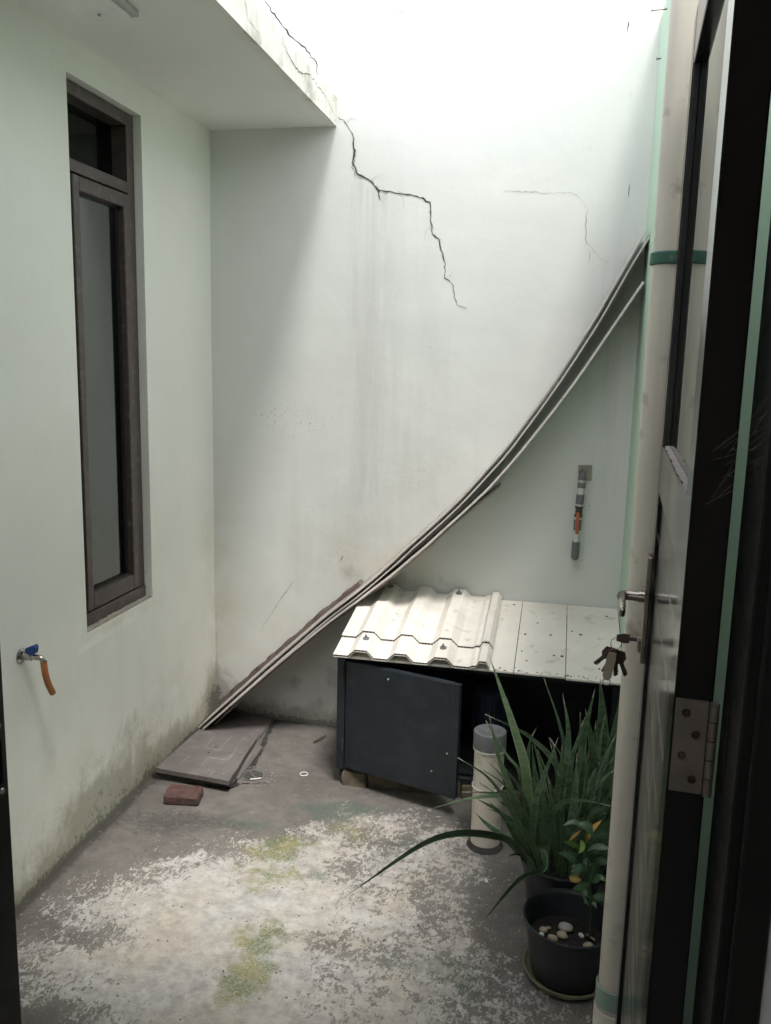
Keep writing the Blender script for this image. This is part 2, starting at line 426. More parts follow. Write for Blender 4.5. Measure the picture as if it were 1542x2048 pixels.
def lin(a, b, d):
    n = max(1, int(math.ceil((b-a)/d))); return [a+(b-a)*i/n for i in range(n+1)]

# ------------------------------------------------------------------ the courtyard
XL, XR, YB, YF = -1.390, 0.245, 3.240, 0.930      # left wall, right wall, back wall, house wall (outer face)
ZS, ZST, XS = 2.362, 2.462, -0.888                # soffit underside, canopy top, canopy edge
H_BACK, H_RIGHT, H_LEFT, H_HOUSE = 2.88, 2.68, 2.50, 2.50

def inpoly(x, y, P):
    c = False; j = len(P)-1
    for i in range(len(P)):
        if (P[i][1] > y) != (P[j][1] > y) and x < (P[j][0]-P[i][0])*(y-P[i][1])/(P[j][1]-P[i][1])+P[i][0]: c = not c
        j = i
    return c
def polydist(x, y, P):
    d = 9
    for i in range(len(P)):
        ax, ay = P[i-1]; bx, by = P[i]; vx, vy = bx-ax, by-ay
        t = max(0, min(1, ((x-ax)*vx+(y-ay)*vy)/(vx*vx+vy*vy))); d = min(d, math.hypot(x-ax-vx*t, y-ay-vy*t))
    return d if inpoly(x, y, P) else -d
def gauss(x, y, L):
    return sum(a*math.exp(-((x-cx)/sx)**2-((y-cy)/sy)**2) for cx, cy, sx, sy, a in L)
WHITE = [(-1.16, 2.10), (-1.06, 2.20), (-.95, 2.25), (-.78, 2.335), (-.66, 2.47), (-.60, 2.60), (-.48, 2.60), (-.36, 2.52), (-.2, 2.50), (-.17, 2.36), (-.24, 2.22), (-.15, 2.08),
         (-.08, 1.93), (-.02, 1.80), (.04, 1.4), (-.90, 1.4), (-.958, 1.553), (-1.05, 1.60), (-1.18, 1.58), (-1.29, 1.67), (-1.22, 1.78), (-1.23, 1.90), (-1.19, 2.00)]
def f_paint(v):
    x, y = v.x, v.y
    d = polydist(x+fbm(x*5, y*5, 1)*.06, y+fbm(x*5, y*5, 7)*.06, WHITE)
    p = max(0, min(1.0, .50+d/.22*.5))
    # solid in the middle, half flaked on the right
    right = sstep(-.66, -.46, x+.22*(y-2.0)+fbm(x*3, y*3, 3)*.14)
    p = min(p, 1-.42*right+.10*fbm(x*6, y*6, 2))
    p -= gauss(x, y, [(-1.04, 1.86, .10, .06, .45), (-1.13, 1.79, .08, .05, .35), (-.13, 2.12, .06, .10, .25), (-.42, 2.46, .06, .05, .25), (-.55, 2.28, .05, .05, .2)])
    p += .16*fbm(x*4.5, y*4.5, 11)
    return p if d > -.17 else -1
MOSS = [(-.77, 2.345, .11, .055, 1.0), (-.84, 2.29, .09, .04, .7), (-.75, 2.19, .12, .05, .95), (-.80, 2.13, .06, .04, .5), (-.669, 1.94, .07, .07, 1.05), (-.71, 1.89, .06, .05, .8), (-.70, 1.80, .06, .05, .8), (-.69, 1.73, .07, .06, .9), (-.73, 1.66, .06, .04, .6), (-.62, 2.50, .13, .09, .6), (-.55, 2.40, .12, .08, .35), (-.16, 1.62, .14, .06, .6), (-.95, 1.52, .05, .03, .5), (-.35, 2.05, .12, .08, .25)]
TEAL = [(-.732, 2.576, .09, .045, 1.0), (-.62, 2.60, .08, .045, .95), (-.93, 2.44, .12, .05, .75), (-.65, 2.215, .06, .035, 1.0), (-.66, 1.965, .06, .03, .7), (-.45, 2.42, .11, .08, .55), (-.30, 1.92, .15, .08, .5), (-.16, 1.86, .10, .10, .55), (-1.05, 1.98, .08, .08, .4), (-.52, 2.62, .10, .04, .5)]
def warp(f):
    def g_(v):
        x, y = v.x, v.y
        return f(x+.07*fbm(x*7, y*7, 21), y+.06*fbm(x*7, y*7, 33))
    return g_
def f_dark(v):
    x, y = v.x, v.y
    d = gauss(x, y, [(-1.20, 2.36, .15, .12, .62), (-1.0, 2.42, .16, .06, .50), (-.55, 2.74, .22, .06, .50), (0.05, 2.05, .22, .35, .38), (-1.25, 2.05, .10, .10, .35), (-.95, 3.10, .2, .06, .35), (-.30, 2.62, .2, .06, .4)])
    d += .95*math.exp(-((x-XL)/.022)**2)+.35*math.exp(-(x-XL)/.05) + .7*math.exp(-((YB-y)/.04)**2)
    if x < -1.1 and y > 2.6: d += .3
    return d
bm = nb(); xs = lin(XL-.02, .48, .014); ys = lin(YF-.05, YB+.02, .014)
g = [[bm.verts.new((x, y, .003*fbm(x*2.2, y*2.2, 2)*sstep(XL, XL+.1, x))) for x in xs] for y in ys]
for j in range(len(ys)-1):
    for i in range(len(xs)-1): bm.faces.new((g[j][i], g[j][i+1], g[j+1][i+1], g[j+1][i]))
floor = struct(build('floor', bm, 'floor', smooth=True))
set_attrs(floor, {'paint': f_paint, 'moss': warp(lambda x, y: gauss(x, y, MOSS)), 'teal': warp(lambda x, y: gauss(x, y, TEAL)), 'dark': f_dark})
bm = nb(); box(bm, -40, 40, -40, 40, -.5, -.03); struct(build('ground', bm, 'ground'))

# ---- back wall: subdivided face with stain attributes, and a body behind it
def grid_face(bm, P, us, vs, skip=None):
    G = [[bm.verts.new(P(u, v)) for u in us] for v in vs]
    for j in range(len(vs)-1):
        for i in range(len(us)-1):
            if skip and skip((us[i]+us[i+1])/2, (vs[j]+vs[j+1])/2): continue
            bm.faces.new((G[j][i], G[j][i+1], G[j+1][i+1], G[j+1][i]))
bm = nb()
grid_face(bm, lambda u, v: (u, YB+.003*fbm(u*1.5, v*1.5, 4), v), lin(XL-.12, XR+.12, .025), lin(-.02, H_BACK, .025))
box(bm, XL-.12, XR+.12, YB+.02, YB+.17, -.05, H_BACK)
wall_back = build('wall_back', bm, 'wall_back', smooth=False)
tag(wall_back, 'tall cracked white plaster wall at the back of the yard', 'wall')
def b_streak(v):
    x, z = v.x, v.z
    s = 0
    for cx, top, ln, wd, a in [(-.715, 2.11, .55, .022, 1.0), (-.755, 2.15, .4, .03, .75), (-.80, 2.17, 1.2, .02, .8), (-.56, 2.08, .5, .05, .28), (-.63, 1.3, .9, .12, .22), (.085, .78, .3, .02, .35), (.16, 1.9, 1.1, .05, .42), (.20, 1.6, .9, .03, .35), (-.82, .95, .5, .05, .35)]:
        if z < top: s = max(s, a*math.exp(-((x-cx)/wd)**2)*max(0, 1-(top-z)/ln)**.7)
    s += gauss(x, z, [(-1.0, 2.62, .14, .08, .42), (-.90, 2.45, .05, .06, .4)])
    return s
def b_mould(v):
    x, z = v.x, v.z
    m = .95*math.exp(-z/.05)+.30*math.exp(-z/.16)
    m += gauss(x, z, [(-1.39, .10, .08, .10, .55), (-.80, .66, .10, .06, .30), (-.55, .66, .2, .06, .30), (-1.05, .18, .05, .04, .25), (-.87, .20, .04, .05, .3), (-1.385, .35, .012, .25, .35)])
    return m
set_attrs(wall_back, {'grime': lambda v: gauss(v.x, v.z, [(-.72, 1.75, .10, .45, .42), (-.70, 1.15, .14, .35, .45), (-.52, 1.35, .07, .4, .28), (-.95, 2.58, .10, .10, .35), (.14, 1.6, .10, .5, .35), (-.9, .75, .2, .2, .25)]), 'streak': b_streak, 'mould': b_mould,
    'warm': lambda v: gauss(v.x, v.z, [(-1.36, .55, .06, .4, .55), (-.70, .72, .25, .12, .5), (-.5, 1.05, .12, .12, .3), (-1.0, 2.60, .12, .08, .3), (-1.1, .4, .3, .2, .3)]),
    'peel': lambda v: gauss(v.x, v.z, [(-1.02, 1.26, .14, .05, .9), (-1.17, 1.29, .08, .04, .6), (-.55, 1.08, .05, .05, .6), (-.84, .72, .06, .08, .6), (-.50, 1.55, .02, .03, .6), (.13, 1.1, .03, .05, .5), (.09, .79, .03, .05, .7)])})

# ---- left wall with the window opening
WY0, WY1, WZ0, WZ1 = 2.265, 2.690, 0.664, 2.268
bm = nb()
us = lin(YF-.1, WY0, .03)+lin(WY0, WY1, .03)[1:]+lin(WY1, YB+.01, .03)[1:]
vs = lin(-.02, WZ0, .025)+lin(WZ0, WZ1, .05)[1:]+lin(WZ1, H_LEFT, .05)[1:]
hole = lambda u, v: WY0 < u < WY1 and WZ0 < v < WZ1
grid_face(bm, lambda u, v: (XL+.003*fbm(u*1.5, v*1.5, 9)*(0 if (WY0-.04 < u < WY1+.04 and WZ0-.04 < v < WZ1+.04) else 1), u, v), us, vs, hole)
XLB = XL-.13
for a, b, c_, d_ in [((WY0, WZ0), (WY1, WZ0), 0, 0), ((WY1, WZ0), (WY1, WZ1), 0, 0), ((WY1, WZ1), (WY0, WZ1), 0, 0), ((WY0, WZ1), (WY0, WZ0), 0, 0)]:
    bm.faces.new([bm.verts.new(p) for p in ((XL, *a), (XL, *b), (XLB, *b), (XLB, *a))])
grid_face(bm, lambda u, v: (XLB, u, v), [YF-.1, WY0, WY1, YB+.01], [-.05, WZ0, WZ1, H_LEFT], hole)
bm.faces.new([bm.verts.new(p) for p in ((XL, YF-.1, H_LEFT), (XL, YB, H_LEFT), (XLB, YB, H_LEFT), (XLB, YF-.1, H_LEFT))])
wall_left = build('wall_left', bm, 'wall')
tag(wall_left, 'pale green plaster wall on the left, mouldy along its foot', 'wall')
def l_mould(v):
    y, z = v.y, max(0.0, v.z)
    h = .07+.085*sstep(1.6, 2.3, y)*(1-.35*sstep(2.7, 3.2, y))
    m = .9*math.exp(-z/.022)+.60*math.exp(-(z/(h*1.7))**1.5)*(.8+.7*fbm(y*3, z*3, 5))
    m += gauss(y, z, [(3.22, .10, .10, .12, .5), (2.70, .08, .2, .05, .3), (2.35, .12, .15, .06, .25)])
    return m
set_attrs(wall_left, {'mould': l_mould,
    'streak': lambda v: gauss(v.y, v.z, [(2.45, .5, .04, .16, .35), (2.62, .45, .03, .2, .3), (2.3, .55, .05, .1, .25), (1.95, .6, .02, .08, .35), (2.70, .6, .02, .12, .3)]),
    'warm': lambda v: .85*math.exp(-max(0, v.z)/.32)*(.6+.8*fbm(v.y*2, v.z*2, 3))+gauss(v.y, v.z, [(3.2, .5, .08, .4, .4), (2.5, .64, .2, .02, .6)]),
    'peel': lambda v: gauss(v.y, v.z, [(2.5, .2, .5, .08, .5), (2.69, 1.5, .02, .4, .4), (2.5, .655, .2, .012, .8)])})

# ---- right wall: stepped back behind the open door, recess added so the hinge gap is lit
XA, YR = .46, 1.800
bm = nb()
grid_face(bm, lambda u, v: (XR+.0015*fbm(u*1.5, v*1.5, 19), u, v), lin(YR, YB+.01, .06), lin(-.02, H_RIGHT, .06))
grid_face(bm, lambda u, v: (u, YR, v), lin(XR, XA, .06), lin(-.02, H_RIGHT, .06))
grid_face(bm, lambda u, v: (XA, u, v), lin(YF-.1, YR, .06), lin(-.02, H_RIGHT, .06))
box(bm, XR+.02, XA+.16, YR+.02, YB+.01, -.05, H_RIGHT); box(bm, XA+.02, XA+.16, YF-.1, YR+.018, -.05, H_RIGHT)
wall_right = build('wall_right', bm, 'mint')
tag(wall_right, 'mint green wall along the right side, behind the downpipe', 'wall')
set_attrs(wall_right, {'mould': lambda v: .7*math.exp(-max(0, v.z)/.06), 'streak': lambda v: 0, 'warm': lambda v: 0, 'peel': lambda v: 0})

# ---- canopy slab over the left side
bm = nb()
xs = lin(XL, XS, .05); ys = lin(YF-.02, YB, .03)
grid_face(bm, lambda u, v: (u, v, ZS+.0015*fbm(u*3, v*3, 1)), xs, ys)
grid_face(bm, lambda u, v: (XS+.002*fbm(u*4, v*9, 6), u, v+(.004*fbm(u*5, 0, 3) if v > ZST-.01 else 0)), ys, lin(ZS, ZST, .025))
bm.faces.new([bm.verts.new(p) for p in ((XL, YF-.02, ZST), (XS-.001, YF-.02, ZST), (XS-.001, YB, ZST), (XL, YB, ZST))])
canopy = build('canopy', bm, 'soffit')
tag(canopy, 'concrete canopy slab jutting from the left wall above the window', 'canopy')
set_attrs(canopy, {'mould': lambda v: (.42*sstep(XS-.01, XS, v.x)*(.5+.9*fbm(v.y*6, v.z*10, 2))), 'streak': lambda v: (.5*sstep(XS-.01, XS, v.x)*max(0, .5+fbm(v.y*8, v.z*3, 8))),
    'warm': lambda v: .5*sstep(XS-.01, XS, v.x), 'peel': lambda v: .9*sstep(XS-.01, XS, v.x)*sstep(2.5, 3.2, v.y)})

# ---- cracks: thin ragged strips a hair proud of the plaster
def ragged(P, wmax, seed, taper=(.4, .2), step=.012, amp=.004):
    rnd = random.Random(seed); out = []
    for (ax, az), (bx, bz) in zip(P[:-1], P[1:]):
        L = math.hypot(bx-ax, bz-az); n = max(1, int(L/step))
        for k in range(n):
            t = k/n; j = amp if (k or out) else 0
            out.append((ax+(bx-ax)*t+rnd.uniform(-j, j), az+(bz-az)*t+rnd.uniform(-j, j)))
    out.append(P[-1]); N = len(out); ws = []
    for i in range(N):
        t = i/(N-1); wv = wmax*(taper[0]+(1-taper[0])*min(1, t/.2))*(1-(1-taper[1])*t)
        ws.append(max(.0006, wv*rnd.uniform(.35, 1.5)))
    ws[0] = ws[-1] = .0004
    return out, ws
def crack_mesh(name, P, wmax, seed, to3, parent, mat='crack', **k):
    pts, ws = ragged(P, wmax, seed, **k); bm = nb(); prev = None
    for i, (p, wv) in enumerate(zip(pts, ws)):
        a = pts[max(0, i-1)]; b = pts[min(len(pts)-1, i+1)]
        dx, dz = b[0]-a[0], b[1]-a[1]; L = math.hypot(dx, dz) or 1; nx, nz = -dz/L*wv/2, dx/L*wv/2
        cur = (bm.verts.new(to3(p[0]+nx, p[1]+nz)), bm.verts.new(to3(p[0]-nx, p[1]-nz)))
        if prev: bm.faces.new((prev[0], prev[1], cur[1], cur[0]))
        prev = cur
    return build(name, bm, mat, parent)
onback = lambda x, z: (x, YB+.003*fbm(x*1.5, z*1.5, 4)-.0016, z)
crack_mesh('crack', [(-1.17, 2.809), (-1.108, 2.729), (-1.06, 2.675), (-1.021, 2.648), (-.996, 2.616), (-.969, 2.586), (-.963, 2.539), (-.965, 2.47)], .007, 1, onback, wall_back)
crack_mesh('crack', [(-.882, 2.398), (-.855, 2.374), (-.832, 2.344), (-.815, 2.277), (-.822, 2.239), (-.806, 2.189), (-.756, 2.167), (-.721, 2.131), (-.641, 2.122), (-.566, 2.107), (-.53, 2.087), (-.519, 2.008), (-.515, 1.976), (-.488, 1.958), (-.464, 1.872), (-.46, 1.818), (-.433, 1.791), (-.416, 1.724), (-.374, 1.709)], .0065, 2, onback, wall_back, taper=(.5, .35))
crack_mesh('crack', [(-.74, 2.15), (-.721, 2.131), (-.713, 2.095)], .008, 3, onback, wall_back)
crack_mesh('crack', [(-.815, 2.246), (-.824, 2.216), (-.812, 2.171)], .004, 4, onback, wall_back)
crack_mesh('crack', [(-.264, 2.12), (-.183, 2.122), (-.095, 2.114), (.002, 2.109), (.026, 2.08), (.04, 2.058)], .0022, 5, onback, wall_back, 'hair')
crack_mesh('crack', [(.04, 2.058), (.038, 1.995), (.042, 1.943), (.075, 1.909), (.127, 1.865)], .0026, 6, onback, wall_back, 'hair')
crack_mesh('crack', [(-.713, 2.758), (-.658, 2.744), (-.585, 2.735), (-.504, 2.714)], .0028, 7, onback, wall_back, 'hair')
for i, (P, wd) in enumerate([([(.139, 2.672), (.135, 2.628)], .004), ([(-.072, 2.539), (-.07, 2.522)], .003), ([(.18, 2.141), (.178, 2.095)], .004), ([(.057, 1.917), (.056, 1.874)], .003), ([(.16, 2.443), (.164, 2.423)], .008), ([(.087, 1.868), (.088, 1.85)], .003), ([(.035, 2.273), (.039, 2.256)], .002), ([(-.837, .736), (-.849, .71)], .005), ([(-1.043, .616), (-1.10, .53), (-1.19, .386)], .0022)]):
    crack_mesh('scratch', P, wd, 20+i, onback, wall_back, 'crack' if i != 8 else 'hair', amp=.0015)
onback2 = lambda x, z: (x, YB+.003*fbm(x*1.5, z*1.5, 4)-.0009, z)
crack_mesh('crack_margin', [(-1.108, 2.729), (-1.06, 2.675), (-1.021, 2.648), (-.996, 2.616), (-.969, 2.586), (-.963, 2.50)], .013, 51, onback2, wall_back, 'chip', amp=.006, step=.007)
crack_mesh('crack_margin', [(-.832, 2.344), (-.815, 2.277), (-.822, 2.239), (-.806, 2.189), (-.756, 2.167), (-.721, 2.131), (-.641, 2.122), (-.60, 2.113)], .012, 52, onback2, wall_back, 'chip', amp=.006, step=.007)
crack_mesh('crack_margin', [(-.53, 2.087), (-.519, 2.008), (-.515, 1.976), (-.488, 1.958), (-.464, 1.872)], .008, 53, onback2, wall_back, 'chip', amp=.005, step=.007)
for i, P in enumerate([[(-.756, 2.167), (-.735, 2.185), (-.70, 2.19)], [(-.641, 2.122), (-.628, 2.10), (-.625, 2.07)], [(-.519, 2.008), (-.54, 1.99), (-.545, 1.95)], [(-.46, 1.818), (-.445, 1.825), (-.43, 1.85)], [(-.855, 2.374), (-.83, 2.385), (-.80, 2.38)]]):
    crack_mesh('crack', P, .002, 70+i, onback, wall_back, 'hair')
onfas = lambda y, z: (XS+.002*fbm(y*4, z*9, 6)+.0014, y, z)
crack_mesh('crack', [(2.62, 2.44), (2.688, 2.418), (2.789, 2.407), (2.898, 2.434), (3.017, 2.425), (3.112, 2.420), (3.19, 2.394), (3.235, 2.372)], .004, 40, onfas, canopy, 'crack')
crack_mesh('crack', [(3.06, 2.455), (3.08, 2.42), (3.10, 2.39)], .003, 41, onfas, canopy, 'hair')
crack_mesh('crack', [(2.30, 2.45), (2.33, 2.40), (2.42, 2.39)], .003, 42, onfas, canopy, 'hair')

# ---- house: doorway wall, room the camera stands in, bathroom behind the window
DX0, DX1, DZ1 = -.660, .1775, 2.12      # clear door opening
bm = nb()
box(bm, -2.2, DX0-.05, .80, YF, -.05, H_HOUSE); box(bm, DX1+.042, .62, .80, YF, -.05, H_HOUSE)
box(bm, DX0-.05, DX1+.042, .80, YF, DZ1+.05, H_HOUSE)
house_wall = build('house_wall', bm, 'facade'); tag(house_wall, 'house wall around the doorway the yard is seen from', 'wall')
bm = nb()
box(bm, -2.2, -2.1, -2.4, .80, 0, 2.4); box(bm, 1.5, 1.6, -2.4, .80, 0, 2.4); box(bm, -2.1, -1.5, -2.5, -2.4, 0, 2.4); box(bm, -.4, 1.5, -2.5, -2.4, 0, 2.4); box(bm, -1.5, -.4, -2.5, -2.4, 0, .9); box(bm, -1.5, -.4, -2.5, -2.4, 2.1, 2.4); box(bm, .62, 1.6, .80, YF, 0, 2.4)  # opening in the unseen rear wall, added to light the door frame
struct(build('room_walls', bm, 'interior'))
bm = nb(); box(bm, -2.2, 1.6, -2.5, YF-.05, 2.4, 2.5); struct(build('room_ceiling', bm, 'interior'))
bm = nb(); box(bm, -2.2, 1.6, -2.5, .86, -.03, .04); struct(build('room_floor', bm, 'interior_floor'))
bm = nb()
box(bm, -3.0, -2.9, YF, YB+.1, 0, 2.4); box(bm, -3.0, XLB, YF-.1, YF, 0, 2.4); box(bm, -3.0, XLB, YB, YB+.1, 0, 2.4); box(bm, -3.0, XLB, YF-.1, YB+.1, 2.4, 2.5); box(bm, -3.0, XLB, YF-.1, YB+.1, -.02, .02)
struct(build('bathroom_walls', bm, 'bath'))

# ------------------------------------------------------------------ window in the left wall
FX = XL-.026
win = thing('window', 'tall narrow brown framed window with tinted pane in the left wall', 'window', (FX, (WY0+WY1)/2, WZ0))
def frame_bar(name, y0, y1, z0, z1, x0, x1, mat='winframe', parent=win, bev=.0025):
    b = nb(); box(b, x0, x1, y0, y1, z0, z1, bev); return build(name, b, mat, parent)
fb = FX-.075; TZ0, TZ1 = 2.020, 2.056
frame_bar('frame_head', WY0+.002, WY1-.002, 2.228, WZ1-.003, fb, FX)
frame_bar('frame_sill', WY0+.002, WY1-.002, WZ0+.003, WZ0+.045, fb, FX+.003)
frame_bar('frame_jamb', WY0+.002, WY0+.046, WZ0+.045, 2.228, fb, FX-.001)
frame_bar('frame_jamb', WY1-.046, WY1-.002, WZ0+.045, 2.228, fb, FX-.001)
frame_bar('transom', WY0+.046, WY1-.046, TZ0, TZ1, fb, FX-.002)
SX = FX+.004; SY0, SY1, SZ0, SZ1 = WY0+.05, WY1-.048, WZ0+.050, TZ0-.006
sash = frame_bar('sash', SY0, SY0+.033, SZ0, SZ1, SX-.05, SX)
for (a, b_, c_, d_) in ((SY1-.036, SY1, SZ0, SZ1), (SY0+.033, SY1-.036, SZ1-.042, SZ1), (SY0+.033, SY1-.036, SZ0, SZ0+.052)):
    frame_bar('sash_rail', a, b_, c_, d_, SX-.05, SX-.0006, parent=sash)
b = nb(); box(b, SX-.034, SX-.028, SY0+.030, SY1-.033, SZ0+.048, SZ1-.038); build('pane', b, 'glass_tint', sash)
b = nb()
box(b, SX-.0278, SX-.022, SY0+.033, SY0+.046, SZ0+.052, SZ1-.042); box(b, SX-.0278, SX-.022, SY1-.048, SY1-.036, SZ0+.052, SZ1-.042)
box(b, SX-.0278, SX-.022, SY0+.046, SY1-.048, SZ0+.052, SZ0+.058); box(b, SX-.0278, SX-.022, SY0+.046, SY1-.048, SZ1-.048, SZ1-.042)
build('gasket', b, 'gasket', sash)
b = nb(); box(b, FX-.06, FX-.055, WY0+.046, WY1-.046, TZ1, 2.228); build('fanlight_pane', b, 'glass_dark', win)
b = nb()
rn = random.Random(3); prof = []
N = 26
for i in range(N+1):
    y = WY0+.004+(WY1-WY0-.008)*i/N; prof.append((y, WZ0+.003+rn.uniform(0, .005)))
P = [(WY0+.004, WZ0-.004)]+prof[::1]+[(WY1-.004, WZ0-.004)]
prism(b, P, 'x', FX+.003, XL-.002); build('mortar_fillet', b, 'mortar', win)

# ---- panel on the soffit
pn = thing('soffit_panel', 'small square access panel fixed to the canopy soffit', 'panel', (-1.185, 2.03, ZS))
b = nb(); box(b, -1.262, -1.108, 1.90, 2.148, ZS-.016, ZS-.001, .002); build('rim', b, 'panelrim', pn)
b = nb(); box(b, -1.248, -1.122, 1.915, 2.133, ZS-.026, ZS-.0161, .002); build('cover', b, 'facade', pn)
b = nb(); tube(b, [(-1.185, 2.09, ZS-.030), (-1.185, 2.09, ZS-.0255)], .004, 10); build('screw', b, 'screw', pn)

# ---- tap with a hose end on the left wall
tp = thing('tap', 'chrome tap with blue lever and orange hose on the left wall', 'tap', (XL, 1.94, .703))
def xlathe(b, prof, c, seg=20):
    t = nb(); lathe(t, prof, (0, 0, 0), seg)
    bmesh.ops.transform(t, matrix=Matrix.Translation(c) @ Matrix.Rotation(R(90), 4, 'Y'), verts=t.verts); merge(b, t)
b = nb(); xlathe(b, [(0, .0), (.021, 0), (.021, .003), (.017, .006), (.012, .009), (0, .009)], (XL, 1.94, .703)); build('wall_flange', b, 'chrome', tp, True)
b = nb(); xlathe(b, [(.0075, .005), (.0085, .018), (.011, .02), (.011, .032), (.0085, .034), (.0075, .052), (0, .052)], (XL, 1.94, .703))
tube(b, catmull([(XL+.044, 1.94, .703), (XL+.057, 1.94, .703), (XL+.064, 1.941, .696), (XL+.065, 1.943, .684)], 5), .0072, 14)
build('tap_body', b, 'chrome', tp, True)
b = nb(); prism(b, [(XL+.018, .716), (XL+.020, .728), (XL+.046, .739), (XL+.050, .730), (XL+.046, .714), (XL+.034, .711)], 'y', 1.930, 1.949); bmesh.ops.bevel(b, geom=b.edges[:], offset=.0015, segments=1, affect='EDGES'); build('tap_lever', b, 'bluep', tp)
b = nb(); hp = catmull([(XL+.065, 1.943, .692), (XL+.066, 1.946, .66), (XL+.066, 1.957, .625), (XL+.066, 1.976, .590)], 7)
tube(b, hp, .0088, 16, caps=False); tube(b, hp, .0062, 16, caps=False)
build('hose', b, 'rubber', tp, True)

# ---- long boards leaning between the left corner and the right wall
A_PTS = [(-1.385, .022), (-1.193, .215), (-1.031, .372), (-.875, .522), (-.723, .655), (-.604, .767), (-.537, .837), (-.471, .903), (-.406, .969), (-.342, 1.039), (-.279, 1.115), (-.206, 1.206), (-.125, 1.325), (-.039, 1.459), (.043, 1.600), (.090, 1.685), (.135, 1.775), (.179, 1.862), (.226, 1.955)]
B_PTS = [(-1.362, .022), (-1.139, .240), (-.875, .486), (-.74, .601), (-.603, .719), (-.536, .781), (-.469, .845), (-.404, .911), (-.340, .975), (-.276, 1.042), (-.214, 1.115), (-.142, 1.209), (-.06, 1.325), (.033, 1.464), (.120, 1.606), (.180, 1.706), (.231, 1.791)]
def board(name, label, pts, y0, y1, th, off=0.0, n=5, mats=('board_edge', 'board_face')):
    P = catmull([Vector((x, 0, z)) for x, z in pts], n)
    base = P[0].copy()
    for i, p in enumerate(P): p.z += .0022*fbm(p.x*6, th*900, y0*40)
    b = nb(); rows = []
    for i, p in enumerate(P):
        t = (P[min(len(P)-1, i+1)]-P[max(0, i-1)]).normalized(); nv = Vector((-t.z, 0, t.x))
        c0 = p+nv*off; c1 = c0-nv*th; e = .0012
        rows.append([b.verts.new((c.x, y, c.z)) for c, y in ((c0, y0+e), (c0, y1), (c1, y1), (c1, y0+e), (c1+nv*e, y0), (c0-nv*e, y0))])
    for r0, r1 in zip(rows[:-1], rows[1:]):
        for k in range(6):
            f = b.faces.new((r0[k], r0[(k+1) % 6], r1[(k+1) % 6], r1[k]))
            f.material_index = 1 if k in (0, 2) else 0
    b.faces.new(rows[0]); b.faces.new(rows[-1][::-1])
    o = build(name, b, list(mats), None, origin=(base.x, (y0+y1)/2, base.z))
    tag(o, label, 'board', 'long boards leaning along the back wall' if name == 'wall_panel' else None); return o
board('wall_panel', 'topmost long curved cream-edged board leaning against the back wall', A_PTS, 3.040, 3.232, .0075)
A2 = [(x+.006, z-.001) for x, z in A_PTS[:-1]]+[(.232, 1.945)]
board('wall_panel', 'second curved board, just under the topmost leaning one', A2, 3.046, 3.230, .0065, -.0125)
board('wall_panel', 'lowest long curved white-edged board, its end below the others on the right wall', B_PTS, 3.040, 3.226, .0085)
C_PTS = [(-1.345, .012)]+[(x, z-.016) for x, z in B_PTS[1:7]]+[(-.40, .898), (-.31, .985), (-.222, 1.066)]
board('wall_panel', 'short dark board ending halfway up under the leaning boards', C_PTS, 3.105, 3.222, .008, 0, 5, ('board_face', 'board_face'))
# a weathered batten lying on the boards
b = nb(); rn = random.Random(5); rows = []
for i in range(41):
    t = i/40; x = -1.345+.60*t; z = None
    for (ax, az), (bx, bz) in zip(A_PTS[:-1], A_PTS[1:]):
        if ax <= x <= bx: z = az+(bz-az)*(x-ax)/(bx-ax)
    top = .0155+rn.uniform(-.0035, .004); nx, nz = -.70, .715
    rows.append([b.verts.new((x+nx*o, y, z+nz*o)) for o, y in ((.001, 3.175), (top, 3.175+rn.uniform(0, .003)), (top, 3.222), (.001, 3.222))])
for r0, r1 in zip(rows[:-1], rows[1:]):
    for k in range(4): b.faces.new((r0[k], r0[(k+1) % 4], r1[(k+1) % 4], r1[k]))
b.faces.new(rows[0]); b.faces.new(rows[-1][::-1])
tag(build('batten', b, 'batten', origin=(-1.34, 3.2, .06)), 'short weathered wooden batten resting on top of the leaning boards', 'batten')

# ---- water valve on the back wall
vy = YB-.034
vl = thing('water_valve', 'grey and white water pipe with orange lever valve on the back wall', 'valve', (.077, YB, .79))
b = nb(); prism(b, [(.064, 1.143), (.114, 1.146), (.116, 1.088), (.066, 1.084)], 'y', YB-.006, YB+.002); build('patch', b, 'mortar', vl)
def vt(name, pts, r, mat):
    q = nb(); tube(q, pts, r, 18); return build(name, q, mat, vl, True)
vt('upper_elbow', catmull([(.0815, YB, 1.112), (.0815, YB-.020, 1.112), (.0812, vy, 1.108), (.081, vy, 1.094)], 5), .0145, 'grey_pvc')
vt('pipe', [(.080, vy, 1.10), (.0765, vy, 1.01)], .0108, 'pvc_white')
vt('collar', [(.0797, vy, 1.083), (.0787, vy, 1.063)], .0145, 'grey_pvc')
vt('socket', [(.0778, vy, 1.038), (.0762, vy, 1.002)], .0145, 'grey_pvc')
vt('nipple', [(.0762, vy, 1.003), (.0758, vy, .992)], .0115, 'pvc_white')
b = nb(); tube(b, [(.076, vy, .994), (.0757, vy, .986)], .015, 6); tube(b, [(.0757, vy, .986), (.0748, vy, .962)], .0125, 16); tube(b, [(.0755, vy, .975), (.0752, vy-.02, .974)], .008, 12); tube(b, [(.0748, vy, .962), (.0745, vy, .952)], .015, 6)
body = build('valve_body', b, 'brass', vl, True)
b = nb(); lever = [(vy-.022, .972), (vy-.026, .975), (vy-.030, .955), (vy-.033, .895), (vy-.030, .892), (vy-.025, .950)]
prism(b, lever, 'x', .0665, .0785); bmesh.ops.bevel(b, geom=b.edges[:], offset=.001, segments=1, affect='EDGES'); build('valve_lever', b, 'lever', vl)
vt('nipple', [(.0745, vy, .953), (.0742, vy, .942)], .0115, 'whitebit')
